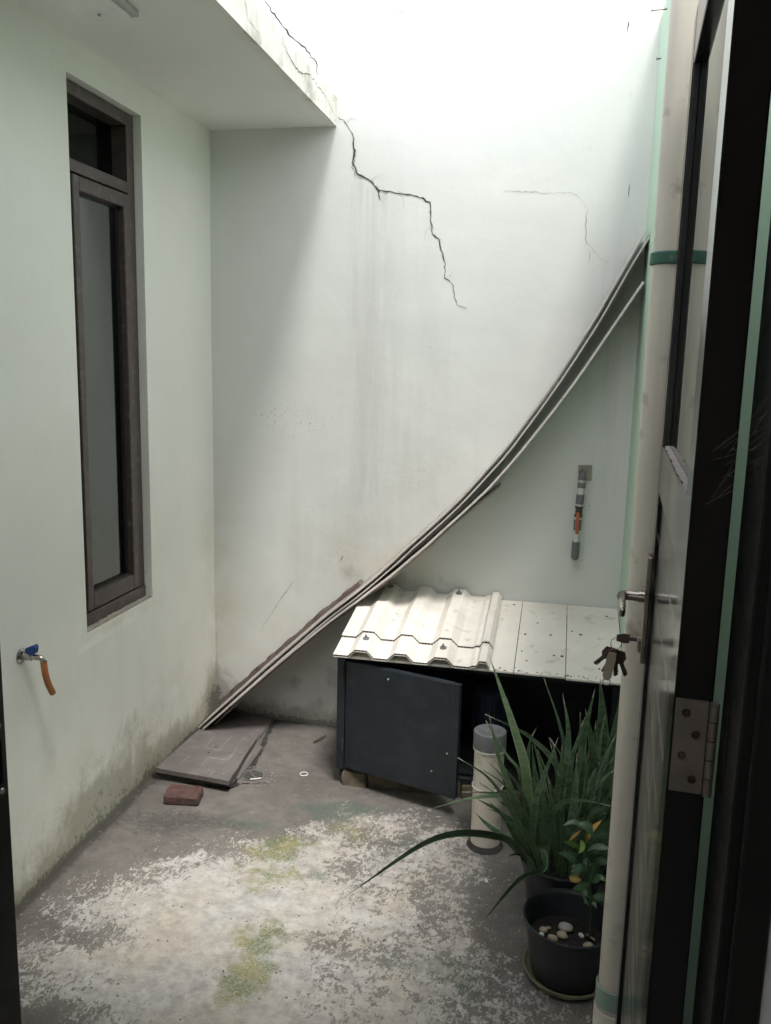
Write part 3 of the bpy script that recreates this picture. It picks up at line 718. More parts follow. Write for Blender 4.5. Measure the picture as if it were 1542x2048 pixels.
vt('socket', [(.0742, vy, .943), (.0734, vy, .903)], .0142, 'grey_pvc')
vt('pipe', [(.0734, vy, .905), (.0726, vy, .835)], .0108, 'pvc_white')
vt('lower_elbow', catmull([(.0727, vy, .858), (.0722, vy, .822), (.072, vy+.004, .802), (.072, YB-.012, .797), (.072, YB+.002, .797)], 5), .0147, 'grey_pvc')

# ------------------------------------------------------------------ pump shed
shed = thing('pump_shed', 'low navy pump box with open door and cream roof sheets', 'shed', (-.24, 2.98, 0))
RZ = lambda y: .5+.2*(y-2.72)
SX0, SX1, SY0_, SY1_ = -.722, XR-.004, 2.775, YB-.006
b = nb(); box(b, SX0, SX0+.006, SY0_+.02, SY1_-.02, .02, .484); build('side_panel', b, 'navy', shed)
b = nb(); box(b, SX0+.02, SX1, SY1_-.026, SY1_-.018, .02, .57); build('back_panel', b, 'navy_shaded', shed)
b = nb(); box(b, SX1-.008, SX1, SY0_+.02, SY1_-.03, .02, .50); build('side_panel', b, 'navy_shaded', shed)
b = nb(); box(b, SX0+.02, SX1-.01, SY0_+.03, SY1_-.03, .075, .08); build('floor_panel', b, 'navy_shaded', shed)
b = nb(); box(b, SX0-.006, SX0-.0005, SY0_-.012, SY0_+.05, .062, .487, .001); box(b, SX0-.006, SX0+.022, SY0_-.0125, SY0_-.0085, .0625, .4865, .0008); build('corner_post', b, 'navy', shed)
b = nb(); box(b, SX1-.03, SX1-.01, SY0_, SY0_+.02, .03, .48, .002); build('corner_post', b, 'navy_shaded', shed)
b = nb(); box(b, SX0+.02, SX1-.03, SY0_, SY0_+.025, .462, .492, .002); build('front_rail', b, 'navy_shaded', shed)
b = nb(); box(b, SX0+.02, SX1-.03, SY0_+.002, SY0_+.022, .052, .076, .002); build('bottom_rail', b, 'navy_shaded', shed)
# plinth stones under the shed
def rough_block(name, x0, x1, y0, y1, z0, z1, mat, seed, parent=None, amp=.008):
    q = nb(); box(q, x0, x1, y0, y1, z0, z1, .006)
    bmesh.ops.subdivide_edges(q, edges=q.edges[:], cuts=2, use_grid_fill=True)
    for v in q.verts:
        d = Vector((fbm(v.co.x*16, v.co.y*16, v.co.z*16+seed), fbm(v.co.x*16+9, v.co.y*16, v.co.z*16+seed), fbm(v.co.x*16, v.co.y*16+5, v.co.z*16+seed)))
        v.co += d*amp
    return build(name, q, mat, parent, True)
rough_block('plinth_stone', SX0+.018, -.615, SY0_-.016, SY0_+.09, -.004, .058, 'stone', 2, shed)
rough_block('plinth_stone', -.612, -.45, SY0_-.006, SY0_+.09, -.004, .054, 'stone', 12, shed)
rough_block('plinth_stone', -.447, -.28, SY0_-.004, SY0_+.09, -.004, .055, 'stone', 22, shed)
rough_block('plinth_stone', -.277, -.05, SY0_-.002, SY0_+.09, -.004, .052, 'stone', 32, shed)
rough_block('plinth_stone', -.047, SX1-.02, SY0_-.004, SY0_+.09, -.004, .054, 'stone', 42, shed)
# open door
DH = Vector((-.697, SY0_-.014)); DT = Vector((-.282, 2.632)); du = (DT-DH).normalized(); dn = Vector((du.y, -du.x)); DW = (DT-DH).length
dm = Matrix(((du.x, -dn.x, 0, DH.x), (du.y, -dn.y, 0, DH.y), (0, 0, 1, 0), (0, 0, 0, 1)))
q = nb(); box(q, 0, DW, 0, .004, .070, .470, .0012, 0, dm); sdoor = build('shed_door', q, 'navy', shed)
def dpart(name, mat, *bx, bev=.001):
    q = nb()
    for z in bx: box(q, *z, bev, 0, dm)
    return build(name, q, mat, sdoor)
dpart('edge_frame', 'navy', (DW-.020, DW+.0015, .0042, .022, .071, .4695), (0.002, DW-.021, .0042, .022, .452, .4715), (0.002, DW-.021, .0042, .022, .069, .088), (0.0, .016, .0042, .022, .0885, .4515))
dpart('edge_strip', 'navy', (DW-.028, DW+.003, -.0014, -.0002, .069, .471))
for (u, z, mt) in ((.17, .437, 'screw'), (.40, .225, 'screw'), (.345, .148, 'screw'), (.41, .445, 'rust'), (.41, .09, 'rust'), (.20, .086, 'rust'), (.03, .085, 'rust')):
    q = nb(); t = nb(); lathe(t, [(0, -.0025), (.0022, -.0022), (.0036, -.0006), (.0036, .0004), (0, .0004)], (0, 0, 0), 10)
    bmesh.ops.transform(t, matrix=dm @ Matrix.Translation((u, -.0004, z)) @ Matrix.Rotation(R(-90), 4, 'X'), verts=t.verts); merge(q, t); build('screw', q, mt, sdoor)
for z in (.135, .40):
    q = nb(); tube(q, [(-.7045, SY0_-.0165, z), (-.7045, SY0_-.0165, z+.045)], .0042, 10); build('hinge', q, 'rust', sdoor, True)
# pump inside
pump = thing('water_pump', 'dark blue ribbed water pump motor inside the open shed', 'pump', (-.20, 2.98, .08))
q = nb(); t = nb(); lathe(t, [(0, 0), (.055, 0), (.06, .01), (.06, .17), (.05, .18), (0, .18)], (-.20, 2.98, .16), 24); merge(q, t); build('motor', q, 'pump', pump, True)
for k in range(20):
    a = 2*math.pi*k/20; q = nb()
    box(q, .058, .068, -.0022, .0022, .175, .315, 0, 0, Matrix.Translation((-.20, 2.98, 0)) @ Matrix.Rotation(a, 4, 'Z')); build('fin', q, 'pump', pump)
q = nb(); box(q, -.25, -.15, 2.94, 3.02, .0805, .16, .004); build('pump_foot', q, 'pump', pump)
# flat roof planks
def slope_box(q, x0, x1, y0, y1, off, th, bev=0.0, mi=0, x0b=None, x1b=None):
    x0b = x0 if x0b is None else x0b; x1b = x1 if x1b is None else x1b
    V = [q.verts.new(p) for p in ((x0, y0, RZ(y0)+off-th), (x1, y0, RZ(y0)+off-th), (x1b, y1, RZ(y1)+off-th), (x0b, y1, RZ(y1)+off-th), (x0, y0, RZ(y0)+off), (x1, y0, RZ(y0)+off), (x1b, y1, RZ(y1)+off), (x0b, y1, RZ(y1)+off))]
    for f in ((3, 2, 1, 0), (4, 5, 6, 7), (0, 1, 5, 4), (1, 2, 6, 5), (2, 3, 7, 6), (3, 0, 4, 7)):
        g_ = q.faces.new([V[i] for i in f]); g_.material_index = mi
    if bev: bmesh.ops.bevel(q, geom=q.edges[:], offset=bev, segments=1, affect='EDGES')
PLK = [(-.722, -.5175, 2.724, 0), (-.516, -.3125, 2.723, .0008), (-.311, -.1145, 2.724, 0), (-.1125, .0545, 2.722, .001), (.0565, XR-.002, 2.716, .0004)]
planks = []
for x0, x1, yf, dz in PLK:
    q = nb(); slope_box(q, x0, x1, yf, YB-.004, dz, .008, .0014); planks.append(build('roof_plank', q, 'plank', shed))
# dirt caught on the plank fronts and old screw heads
rn = random.Random(9)
for (x, y) in ((-.145, 3.20), (.20, 3.165), (.075, 3.03), (.105, 3.01), (-.095, 2.86), (.015, 2.85), (.042, 2.85), (-.05, 3.07), (.0, 2.99), (-.09, 2.98), (-.075, 2.80), (.165, 2.79)):
    q = nb(); t = nb(); r_ = rn.uniform(.003, .006); lathe(t, [(0, .0018), (r_*.8, .0014), (r_, 0), (0, -.001)], (0, 0, 0), 8); bmesh.ops.transform(t, matrix=Matrix.Translation((x, y, RZ(y)+.0012)) @ Matrix.Rotation(R(11), 4, 'X'), verts=t.verts); merge(q, t); build('screw', q, 'crackdirt', shed)
q = nb()
for k in range(46):
    x = rn.uniform(-.185, .235); y = 2.722+abs(rn.gauss(0, .010)); s_ = rn.uniform(.001, .0035)
    slope_box(q, x, x+s_*1.8, y, y+s_, .0019, .0012)
o = build('edge_grime', q, 'stone', shed); o['kind'] = 'stuff'
# hollow corrugated sheets
def corr_profile(x0, crests, x1, h=.024):
    P = [(x0, 0)]
    for c in crests:
        P += [(c-.046, 0), (c-.020, h), (c+.020, h), (c+.046, 0)]
    return [p for p in P if p[0] < x1-.002]
def corr_sheet(name, label, prof, y0, y1, off, xtra=None):
    q = nb(); th = .0085; sk = .0010
    def skin(o0, o1, mi):
        for k in range(len(prof)-1):
            (xa, ha), (xb, hb) = prof[k], prof[k+1]
            V = []
            for y in (y0, y1):
                for o_ in (o0, o1): V += [q.verts.new((xa, y, RZ(y)+off+ha+o_)), q.verts.new((xb, y, RZ(y)+off+hb+o_))]
            for f in ((0, 1, 5, 4), (2, 6, 7, 3), (0, 2, 3, 1), (4, 5, 7, 6)): q.faces.new([V[i] for i in f]).material_index = mi
    skin(0, -sk, 0); skin(-th+sk, -th, 0)
    # dark face puts the hollow's shade into colour, cell ribs in front of it
    for k in range(len(prof)-1):
        (xa, ha), (xb, hb) = prof[k], prof[k+1]; L = math.hypot(xb-xa, hb-ha); n = max(1, int(L/.011))
        V = [q.verts.new(p) for p in ((xa, y0+.002, RZ(y0)+off+ha-sk), (xb, y0+.002, RZ(y0)+off+hb-sk), (xb, y0+.002, RZ(y0)+off+hb-th+sk), (xa, y0+.002, RZ(y0)+off+ha-th+sk))]
        q.faces.new(V).material_index = 1
        for i in range(n):
            t = (i+.5)/n; x = xa+(xb-xa)*t; z = RZ(y0)+off+ha+(hb-ha)*t
            V = [q.verts.new(p) for p in ((x-.0005, y0+.0005, z-sk), (x+.0005, y0+.0005, z-sk), (x+.0005, y0+.0005, z-th+sk), (x-.0005, y0+.0005, z-th+sk))]
            q.faces.new(V).material_index = 0
        for s0, s1, o_ in ((y0, y1, 0),):
            pass
    for xe, he in (prof[0], prof[-1]):
        V = [q.verts.new(p) for p in ((xe, y0, RZ(y0)+off+he), (xe, y1, RZ(y1)+off+he), (xe, y1, RZ(y1)+off+he-th), (xe, y0, RZ(y0)+off+he-th))]
        q.faces.new(V).material_index = 0
    V = []
    return build(name, q, ['cream', 'cell'], shed)
CR = [-.633, -.495, -.358]
prof1 = corr_profile(-.731, CR, 9)+[(-.262, 0), (-.250, .0065), (-.238, .0065), (-.228, .024), (-.206, .024), (-.193, .004)]
low = corr_sheet('corrugated_sheet', '', prof1, 2.712, YB-.012, .0098)
prof2 = [(x, h) for x, h in prof1]
upp = corr_sheet('corrugated_sheet', '', prof2, 2.828, 3.058, .0088+.0093)
for (x, y) in ((-.633, 2.79), (-.358, 2.775), (-.633, 3.205), (-.358, 3.19)):
    q = nb(); t = nb(); lathe(t, [(0, .018), (.0025, .017), (.0035, .010), (.005, .007), (.0055, .005), (.0115, .0035), (.0125, 0), (0, 0)], (0, 0, 0), 16)
    bmesh.ops.transform(t, matrix=Matrix.Translation((x, y, RZ(y)+.0088+.0242)) @ Matrix.Rotation(R(11), 4, 'X'), verts=t.verts); merge(q, t); build('roof_screw', q, 'grey_pvc', shed, True)
# scuffs of mud on the upper sheet
q = nb(); rn = random.Random(21)
for k in range(22):
    x = rn.uniform(-.61, -.535); y = rn.uniform(2.87, 3.03); L = rn.uniform(.006, .022); a = rn.uniform(0, 6.28); w_ = rn.uniform(.0006, .0013)
    xx = x+L*math.cos(a); yy = y+L*math.sin(a)*.8
    if not (-.586 < min(x, xx) and max(x, xx) < -.543): continue
    for_z = lambda xv, yv: RZ(yv)+.0088+.0093+.0006
    nx, ny = -math.sin(a)*w_, math.cos(a)*w_
    q.faces.new([q.verts.new(p) for p in ((x+nx, y+ny, for_z(x, y+ny)), (x-nx, y-ny, for_z(x, y-ny)), (xx-nx, yy-ny, for_z(xx, yy-ny)), (xx+nx, yy+ny, for_z(xx, yy+ny)))])
o = build('mud_scuffs', q, 'debris', shed); o['kind'] = 'stuff'

# ------------------------------------------------------------------ things on the floor
pc = (-.166, 2.500)
pp = thing('cleanout_pipe', 'short upright cream pipe with grey cap beside the shed door', 'pipe', (pc[0], pc[1], 0))
b = nb(); lathe(b, [(.0465, 0.002), (.0465, .365), (.043, .365), (.043, .30), (0, .30)], (*pc, 0), 40); build('pipe_body', b, 'pvc', pp, True)
b = nb(); lathe(b, [(.0475, .334), (.051, .335), (.0515, .381), (.050, .3855), (.047, .3872), (.044, .3862), (0, .3862)], (*pc, 0), 40); build('cap', b, 'grey_pvc', pp, True)
b = nb(); tube(b, [(pc[0]+.0495*math.cos(a), pc[1]+.0495*math.sin(a), .327-.003*math.sin(a)) for a in [2*math.pi*k/32 for k in range(33)]], .0016, 6, False); build('wire_ring', b, 'whitebit', pp, True)
b = nb(); tube(b, [(pc[0]+.0485*math.cos(a), pc[1]+.0485*math.sin(a), .207+.003*math.sin(a+1)) for a in [2*math.pi*k/32 for k in range(33)]], .0018, 6, False); build('wire_ring', b, 'whitebit', pp, True)
b = nb(); lathe(b, [(.047, .016), (.052, .006), (.058, .001)], (*pc, 0), 32); build('mortar_collar', b, 'slab_side', pp, True)

bk = rough_block('brick', -.0615, .0615, -.042, .042, 0, .036, 'brick', 5, None, .0045)
bk.location = (-1.205, 2.523, .001); bk.rotation_euler = (0, 0, R(9)); tag(bk, 'single red clay brick lying on the concrete near the slab', 'brick')

# manhole: raised frame, cover slab and groove
mh = thing('manhole_cover', 'grey slab cover lying over the manhole at the left wall', 'cover', (-1.22, 2.79, .03))
q = nb()
LC = [(-1.362, 2.628), (-1.072, 2.603), (-1.106, 2.965), (-1.356, 2.985)]
def quadprism(q, C, z0, z1, mi=0, dz=(0, 0, 0, 0)):
    A = [q.verts.new((x, y, z0+d)) for (x, y), d in zip(C, dz)]; B_ = [q.verts.new((x, y, z1+d)) for (x, y), d in zip(C, dz)]
    for i in range(4): q.faces.new((A[i], A[(i+1) % 4], B_[(i+1) % 4], B_[i])).material_index = mi
    q.faces.new(A[::-1]).material_index = mi; q.faces.new(B_).material_index = mi
DZ = (.004, .004, -.004, -.004)
quadprism(q, LC, .027, .044, 0, DZ); bmesh.ops.subdivide_edges(q, edges=q.edges[:], cuts=6, use_grid_fill=True)
for v in q.verts:
    e = min(abs(v.co.y-2.615), .3)
    if e < .03 or v.co.x > -1.11: v.co += Vector((fbm(v.co.x*30, v.co.y*30, 1), fbm(v.co.x*30, v.co.y*30, 6), 0))*.0035
build('slab', q, 'slab', mh)
def lidpt(u, v): 
    a = [LC[0][i]+(LC[1][i]-LC[0][i])*u for i in (0, 1)]; c = [LC[3][i]+(LC[2][i]-LC[3][i])*u for i in (0, 1)]
    return (a[0]+(c[0]-a[0])*v, a[1]+(c[1]-a[1])*v, .0442+.004*(1-2*v))
for (u0, v0, u1, v1, wd) in ((.02, .33, .30, .36, .0015), (.35, .60, .58, .58, .0028), (.53, .40, .80, .41, .003), (.80, .41, .82, .62, .0018), (.82, .62, .98, .63, .0016), (.36, .60, .34, .80, .0015), (.58, .58, .60, .98, .0016), (.26, .36, .24, .15, .0020), (.53, .40, .52, .20, .0014), (.80, .62, .80, .98, .0012), (.33, .80, .31, .98, .0012), (.72, .04, .74, .16, .002)):
    q = nb(); a = Vector(lidpt(u0, v0)); c = Vector(lidpt(u1, v1)); t = (c-a).normalized(); n_ = Vector((-t.y, t.x, 0))*wd*.5
    q.faces.new([q.verts.new(p) for p in (a+n_, a-n_, c-n_, c+n_)]); build('score_line', q, 'score', mh)
for (u, v) in ((.50, .66), (.47, .50), (.88, .12)):
    q = nb(); a = lidpt(u, v); lathe(q, [(0, .0012), (.003, .0008), (.004, 0)], (a[0], a[1], a[2]), 10); build('hole_mark', q, 'crackdirt' if u < .8 else 'score', mh)
fr = thing('concrete_curb', 'low concrete curb under the grey slab cover in the corner', 'curb', (-1.23, 2.9, 0))
rough_block('kerb', -1.384, -1.075, 2.636, 2.690, -.004, .026, 'slab_side', 3, fr, .003)
rough_block('kerb', -1.128, -1.072, 2.692, 2.958, -.006, .018, 'slab', 8, fr, .003)
rough_block('kerb', -1.384, -1.345, 2.692, 2.958, -.004, .020, 'slab_side', 14, fr, .003)
rough_block('kerb', -1.384, -1.122, 2.960, 3.234, -.008, .011, 'slab', 17, fr, .002)
crack_mesh('groove', [(-1.117, 3.237), (-1.105, 3.10), (-1.08, 2.95), (-1.062, 2.80), (-1.058, 2.70), (-1.085, 2.625)], .020, 60, lambda x, y: (x, y, .0045), fr, 'crackdirt', taper=(.8, .8), amp=.003)

# floor drain
dc = Vector((-1.032, 2.737, .003))
dr = thing('floor_drain', 'small round slotted drain grate set in the concrete beside the manhole', 'drain', dc)
b = nb(); t = nb(); box(t, -.055, .055, -.05, .05, 0, .0035, .001); bmesh.ops.transform(t, matrix=Matrix.Translation(dc) @ Matrix.Rotation(R(18), 4, 'Z'), verts=t.verts); merge(b, t); build('surround', b, 'slab', dr)
b = nb(); lathe(b, [(.041, .004), (.041, .0055), (.036, .0055), (.036, .0042)], dc, 32); build('ring', b, 'grate', dr, True)
b = nb(); lathe(b, [(0, .0041), (.036, .0041)], dc, 24); build('sump_shade', b, 'hole', dr)  # flush black disc, the dark of the drain's depth painted
rot = Matrix.Translation(dc) @ Matrix.Rotation(R(-52), 4, 'Z')
for k in range(-3, 4):
    x = k*.0118; h = math.sqrt(max(0, .0365**2-x*x)); b = nb(); box(b, x-.0024, x+.0024, -h, h, .0042, .0048, 0, 0, rot); build('bar', b, 'grate', dr)
b = nb(); box(b, -.036, .036, -.002, .002, .0051, .0056, 0, 0, rot); build('bar', b, 'grate', dr)
crack = nb(); rn = random.Random(4)
for k in range(90):
    a = rn.uniform(0, 6.28); r_ = rn.uniform(.058, .085); x, y = dc.x+r_*math.cos(a), dc.y+r_*.85*math.sin(a); s_ = rn.uniform(.002, .006)
    box(crack, x, x+s_, y, y+s_*.8, .001, .0035+s_*.3, 0, 0)
o = build('mortar_crumbs', crack, 'mortar', dr); o['kind'] = 'stuff'
b = nb(); box(b, -.020, .020, -.0022, .0022, 0, .004, .0008); o = build('plastic_strip', b, 'whitebit'); o.location = (-1.012, 2.706, .0105); o.rotation_euler = (0, 0, R(28)); tag(o, 'short white plastic strip lying on the drain grate', 'litter')
b = nb(); tube(b, [(.014*math.cos(a), .014*math.sin(a), .003) for a in [2*math.pi*k/24 for k in range(25)]], .0022, 6, False); o = build('plastic_ring', b, 'whitebit', None, True); o.location = (-.859, 2.80, .001); tag(o, 'small white plastic ring lying on the concrete right of the drain', 'ring')
b = nb(); box(b, -.005, .005, -.010, .010, 0, .004, .001); o = build('plastic_chip', b, 'whitebit'); o.location = (-.144, 2.302, .002); o.rotation_euler = (0, 0, R(20)); tag(o, 'small white chip on the floor left of the pots', 'litter')
rn = random.Random(31); b = nb()
for k in range(110):
    x = rn.uniform(-1.3, -.1); y = rn.uniform(1.55, 3.2); s_ = rn.uniform(.0008, .0026)
    if rn.random() < .35: x = XL+abs(rn.gauss(.01, .03))
    t = nb(); box(t, -s_, s_, -s_*.6, s_*.6, 0, s_*.7); bmesh.ops.transform(t, matrix=Matrix.Translation((x, y, .001)) @ Matrix.Rotation(rn.uniform(0, 6), 4, 'Z'), verts=t.verts); merge(b, t)
o = build('grit', b, 'debris'); o['kind'] = 'stuff'; tag(o, 'scattered dark grit and crumbs over the yard floor', 'grit')
b = nb(); tube(b, [(-.90, 3.06, .006), (-.885, 3.085, .010), (-.868, 3.12, .012)], .003, 6); o = build('twig', b, 'debris', origin=(-.885, 3.09, .006)); tag(o, 'small dark twig on the floor left of the shed', 'twig')

# ---- downpipe in the right corner
dp = (.184, 1.735)
dn_ = thing('downpipe', 'tall cream downpipe with green bands on the right wall', 'pipe', (*dp, 0))
b = nb(); tube(b, [(*dp, .0), (dp[0]-.001, dp[1], 1.6), (dp[0]-.004, dp[1], 2.67)], .0365, 36); build('pipe_body', b, 'pvc', dn_, True)
for z0, z1, mt in ((1.696, 1.716, 'green_paint'), (.128, .172, 'pale_green')):
    b = nb(); lathe(b, [(.0368, z0-.002), (.0405, z0), (.041, z0+.004), (.0405, z1), (.0385, z1+.002)], (dp[0]-.001, dp[1], 0), 36); build('band', b, mt, dn_, True)
b = nb(); lathe(b, [(.043, .0), (.043, .115), (.0415, .118), (.037, .118)], (*dp, 0), 36); build('socket', b, 'pvc', dn_, True)
b = nb(); tube(b, [(dp[0]+.02, YR+.004, 1.706), (dp[0]+.02, dp[1]+.03, 1.706)], .006, 8); build('bracket', b, 'rust', dn_)
for (y, z, L) in ((3.05, 2.63, .045), (3.14, 2.514, .012)):
    b = nb(); tube(b, [(XR+.01, y, z), (XR-L, y-.006, z-.004)], .0022, 8); tube(b, [(XR-L, y-.006, z-.004), (XR-L-.002, y-.0063, z-.0042)], .0045, 8)
    o = build('nail', b, 'keymetal', None, origin=(XR, y, z)); tag(o, 'long dark nail sticking out of the mint wall near the top' if L > .02 else 'short dark nail in the mint wall beside the downpipe', 'nail')

# ------------------------------------------------------------------ pots and plants
def pot(name, label, c, r, h, soilz, group):
    t = thing(name, label, 'pot', (*c, 0), group=group)
    q = nb(); rb = r*.80
    lathe(q, [(rb*.96, .008), (rb, .012), (rb+(r-rb)*.45, h*.50), (r*.965, h*.86), (r*.99, h*.865), (r*1.0, h*.90), (r*1.035, h*.955), (r*1.045, h*.985), (r*1.03, h*1.0), (r*1.0, h*1.0), (r*.975, h*.975), (r*.955, h*.93), (r*.945, h*.80), (r*.90, soilz), (r*.86, soilz-.01)], (*c, 0), 56)
    build('pot_body', q, 'pot', t, True)
    q = nb(); lathe(q, [(r*.90, soilz-.003), (r*.6, soilz+.002), (r*.3, soilz+.004), (0, soilz+.003)], (*c, 0), 40)
    bmesh.ops.subdivide_edges(q, edges=q.edges[:], cuts=1, use_grid_fill=True)
    for v in q.verts: v.co.z += .006*fbm(v.co.x*50, v.co.y*50, 2)
    build('soil', q, 'soil', t, True); return t
PC = (.088, 1.968)
p1 = pot('flower_pot', 'round black plastic pot with pebbles, front pot by the downpipe', PC, .112, .158, .092, 'black pots beside the downpipe')
q = nb(); lathe(q, [(0, .002), (.092, .002), (.104, .008), (.1085, .020), (.1065, .0215), (.100, .011), (.090, .0065), (0, .0065)], (*PC, 0), 48)
o = build('saucer', q, 'saucer', None, True, origin=(*PC, 0)); tag(o, 'olive plastic saucer under the front black pot', 'saucer')
p2 = pot('flower_pot', 'black plastic pot of snake plants behind the pebble pot', (.068, 2.215), .112, .170, .140, 'black pots beside the downpipe')
p3 = pot('flower_pot', 'dark pot half hidden behind the snake plants at the wall', (.152, 2.425), .082, .165, .135, 'black pots beside the downpipe')
def pebble(label, x, y, z, rx, ry, rz, rot, mat, seed):
    q = nb(); bmesh.ops.create_icosphere(q, subdivisions=3, radius=1)
    for v in q.verts:
        d = 1+.10*fbm(v.co.x*1.3+seed, v.co.y*1.3, v.co.z*1.3, 3); v.co = Vector((v.co.x*rx*d, v.co.y*ry*d, v.co.z*rz*d))
    o = build('pebble', q, mat, None, True); o.location = (x, y, z+rz*.75); o.rotation_euler = (R(6), 0, R(rot)); tag(o, label, 'pebble', 'pebbles on the soil of the front pot')
sz = .096
pebble('largest grey oval pebble in the front pot', .080, 2.000, sz, .0195, .0135, .010, -18, 'pebble2', 1)
pebble('tan rounded pebble in front of the largest one', .072, 1.968, sz, .0148, .0115, .009, -25, 'pebble', 2)
pebble('flat cream pebble lowest in the front pot', .049, 1.952, sz, .0138, .0085, .008, -20, 'pebble', 3)
pebble('small cream pebble at the left of the group', .026, 1.979, sz, .0105, .0085, .0075, -15, 'pebble', 4)
pebble('tiny white pebble tucked under the left one', .021, 1.962, sz, .0075, .006, .0055, 10, 'whitebit', 5)
pebble('sliver of cream pebble behind the left ones', .037, 1.993, sz, .008, .004, .004, 20, 'pebble', 6)
pebble('cream pebble at the right edge of the front pot', .135, 1.947, sz, .013, .009, .007, 25, 'pebble', 7)
pebble('white crumpled pebble right of the group', .119, 1.984, sz, .006, .009, .004, 30, 'whitebit', 8)
q = nb(); tube(q, [(.132, 1.990, sz+.004), (.150, 1.962, sz+.012)], .0022, 6); o = build('stick', q, 'pebble', None, origin=(.14, 1.976, sz)); tag(o, 'pale broken stick lying in the front pot', 'stick')

def leaf_strip(ctrl, width, prof, seed, n=7, thick=.0022, fold=.25, twist=0.0):
    rnd = random.Random(seed); P = catmull(ctrl, n); q = nb(); rows = []; lay = q.verts.layers.float.new('edge')
    view = Vector((0, -1, .55)).normalized()
    N = len(P); L = 0; acc = [0]
    for a, b_ in zip(P[:-1], P[1:]): L += (b_-a).length; acc.append(L)
    ang0 = rnd.uniform(-.6, .6)
    for i, p in enumerate(P):
        t = (P[min(N-1, i+1)]-P[max(0, i-1)]).normalized(); s = acc[i]/L
        side = t.cross(view)
        if side.length < .2: side = t.cross(Vector((1, 0, 0)))
        side.normalize(); nn = side.cross(t).normalized()
        a = ang0+twist*s; side2 = side*math.cos(a)+nn*math.sin(a); n2 = nn*math.cos(a)-side*math.sin(a)
        wv = max(.0005, width*prof(s))*.5; f = fold*wv
        rows.append([q.verts.new(p+side2*wv+n2*f), q.verts.new(p+n2*thick*.5), q.verts.new(p-side2*wv+n2*f), q.verts.new(p-n2*thick*.5)])
        rows[-1][0][lay] = 1.0; rows[-1][2][lay] = 1.0
    for k, (r0, r1) in enumerate(zip(rows[:-1], rows[1:])):
        for j in range(4):
            fc = q.faces.new((r0[j], r0[(j+1) % 4], r1[(j+1) % 4], r1[j]))
            if acc[k]/L > .93: fc.material_index = 1
    q.faces.new(rows[0]); q.faces.new(rows[-1][::-1]); return q
snake_prof = lambda s: (.55+.45*min(1, s/.35))*(1-max(0, (s-.45)/.55)**1.35)*.98+.02
lance_prof = lambda s: max(.03, math.sin(math.pi*min(1, s*1.02+.02))**.8)
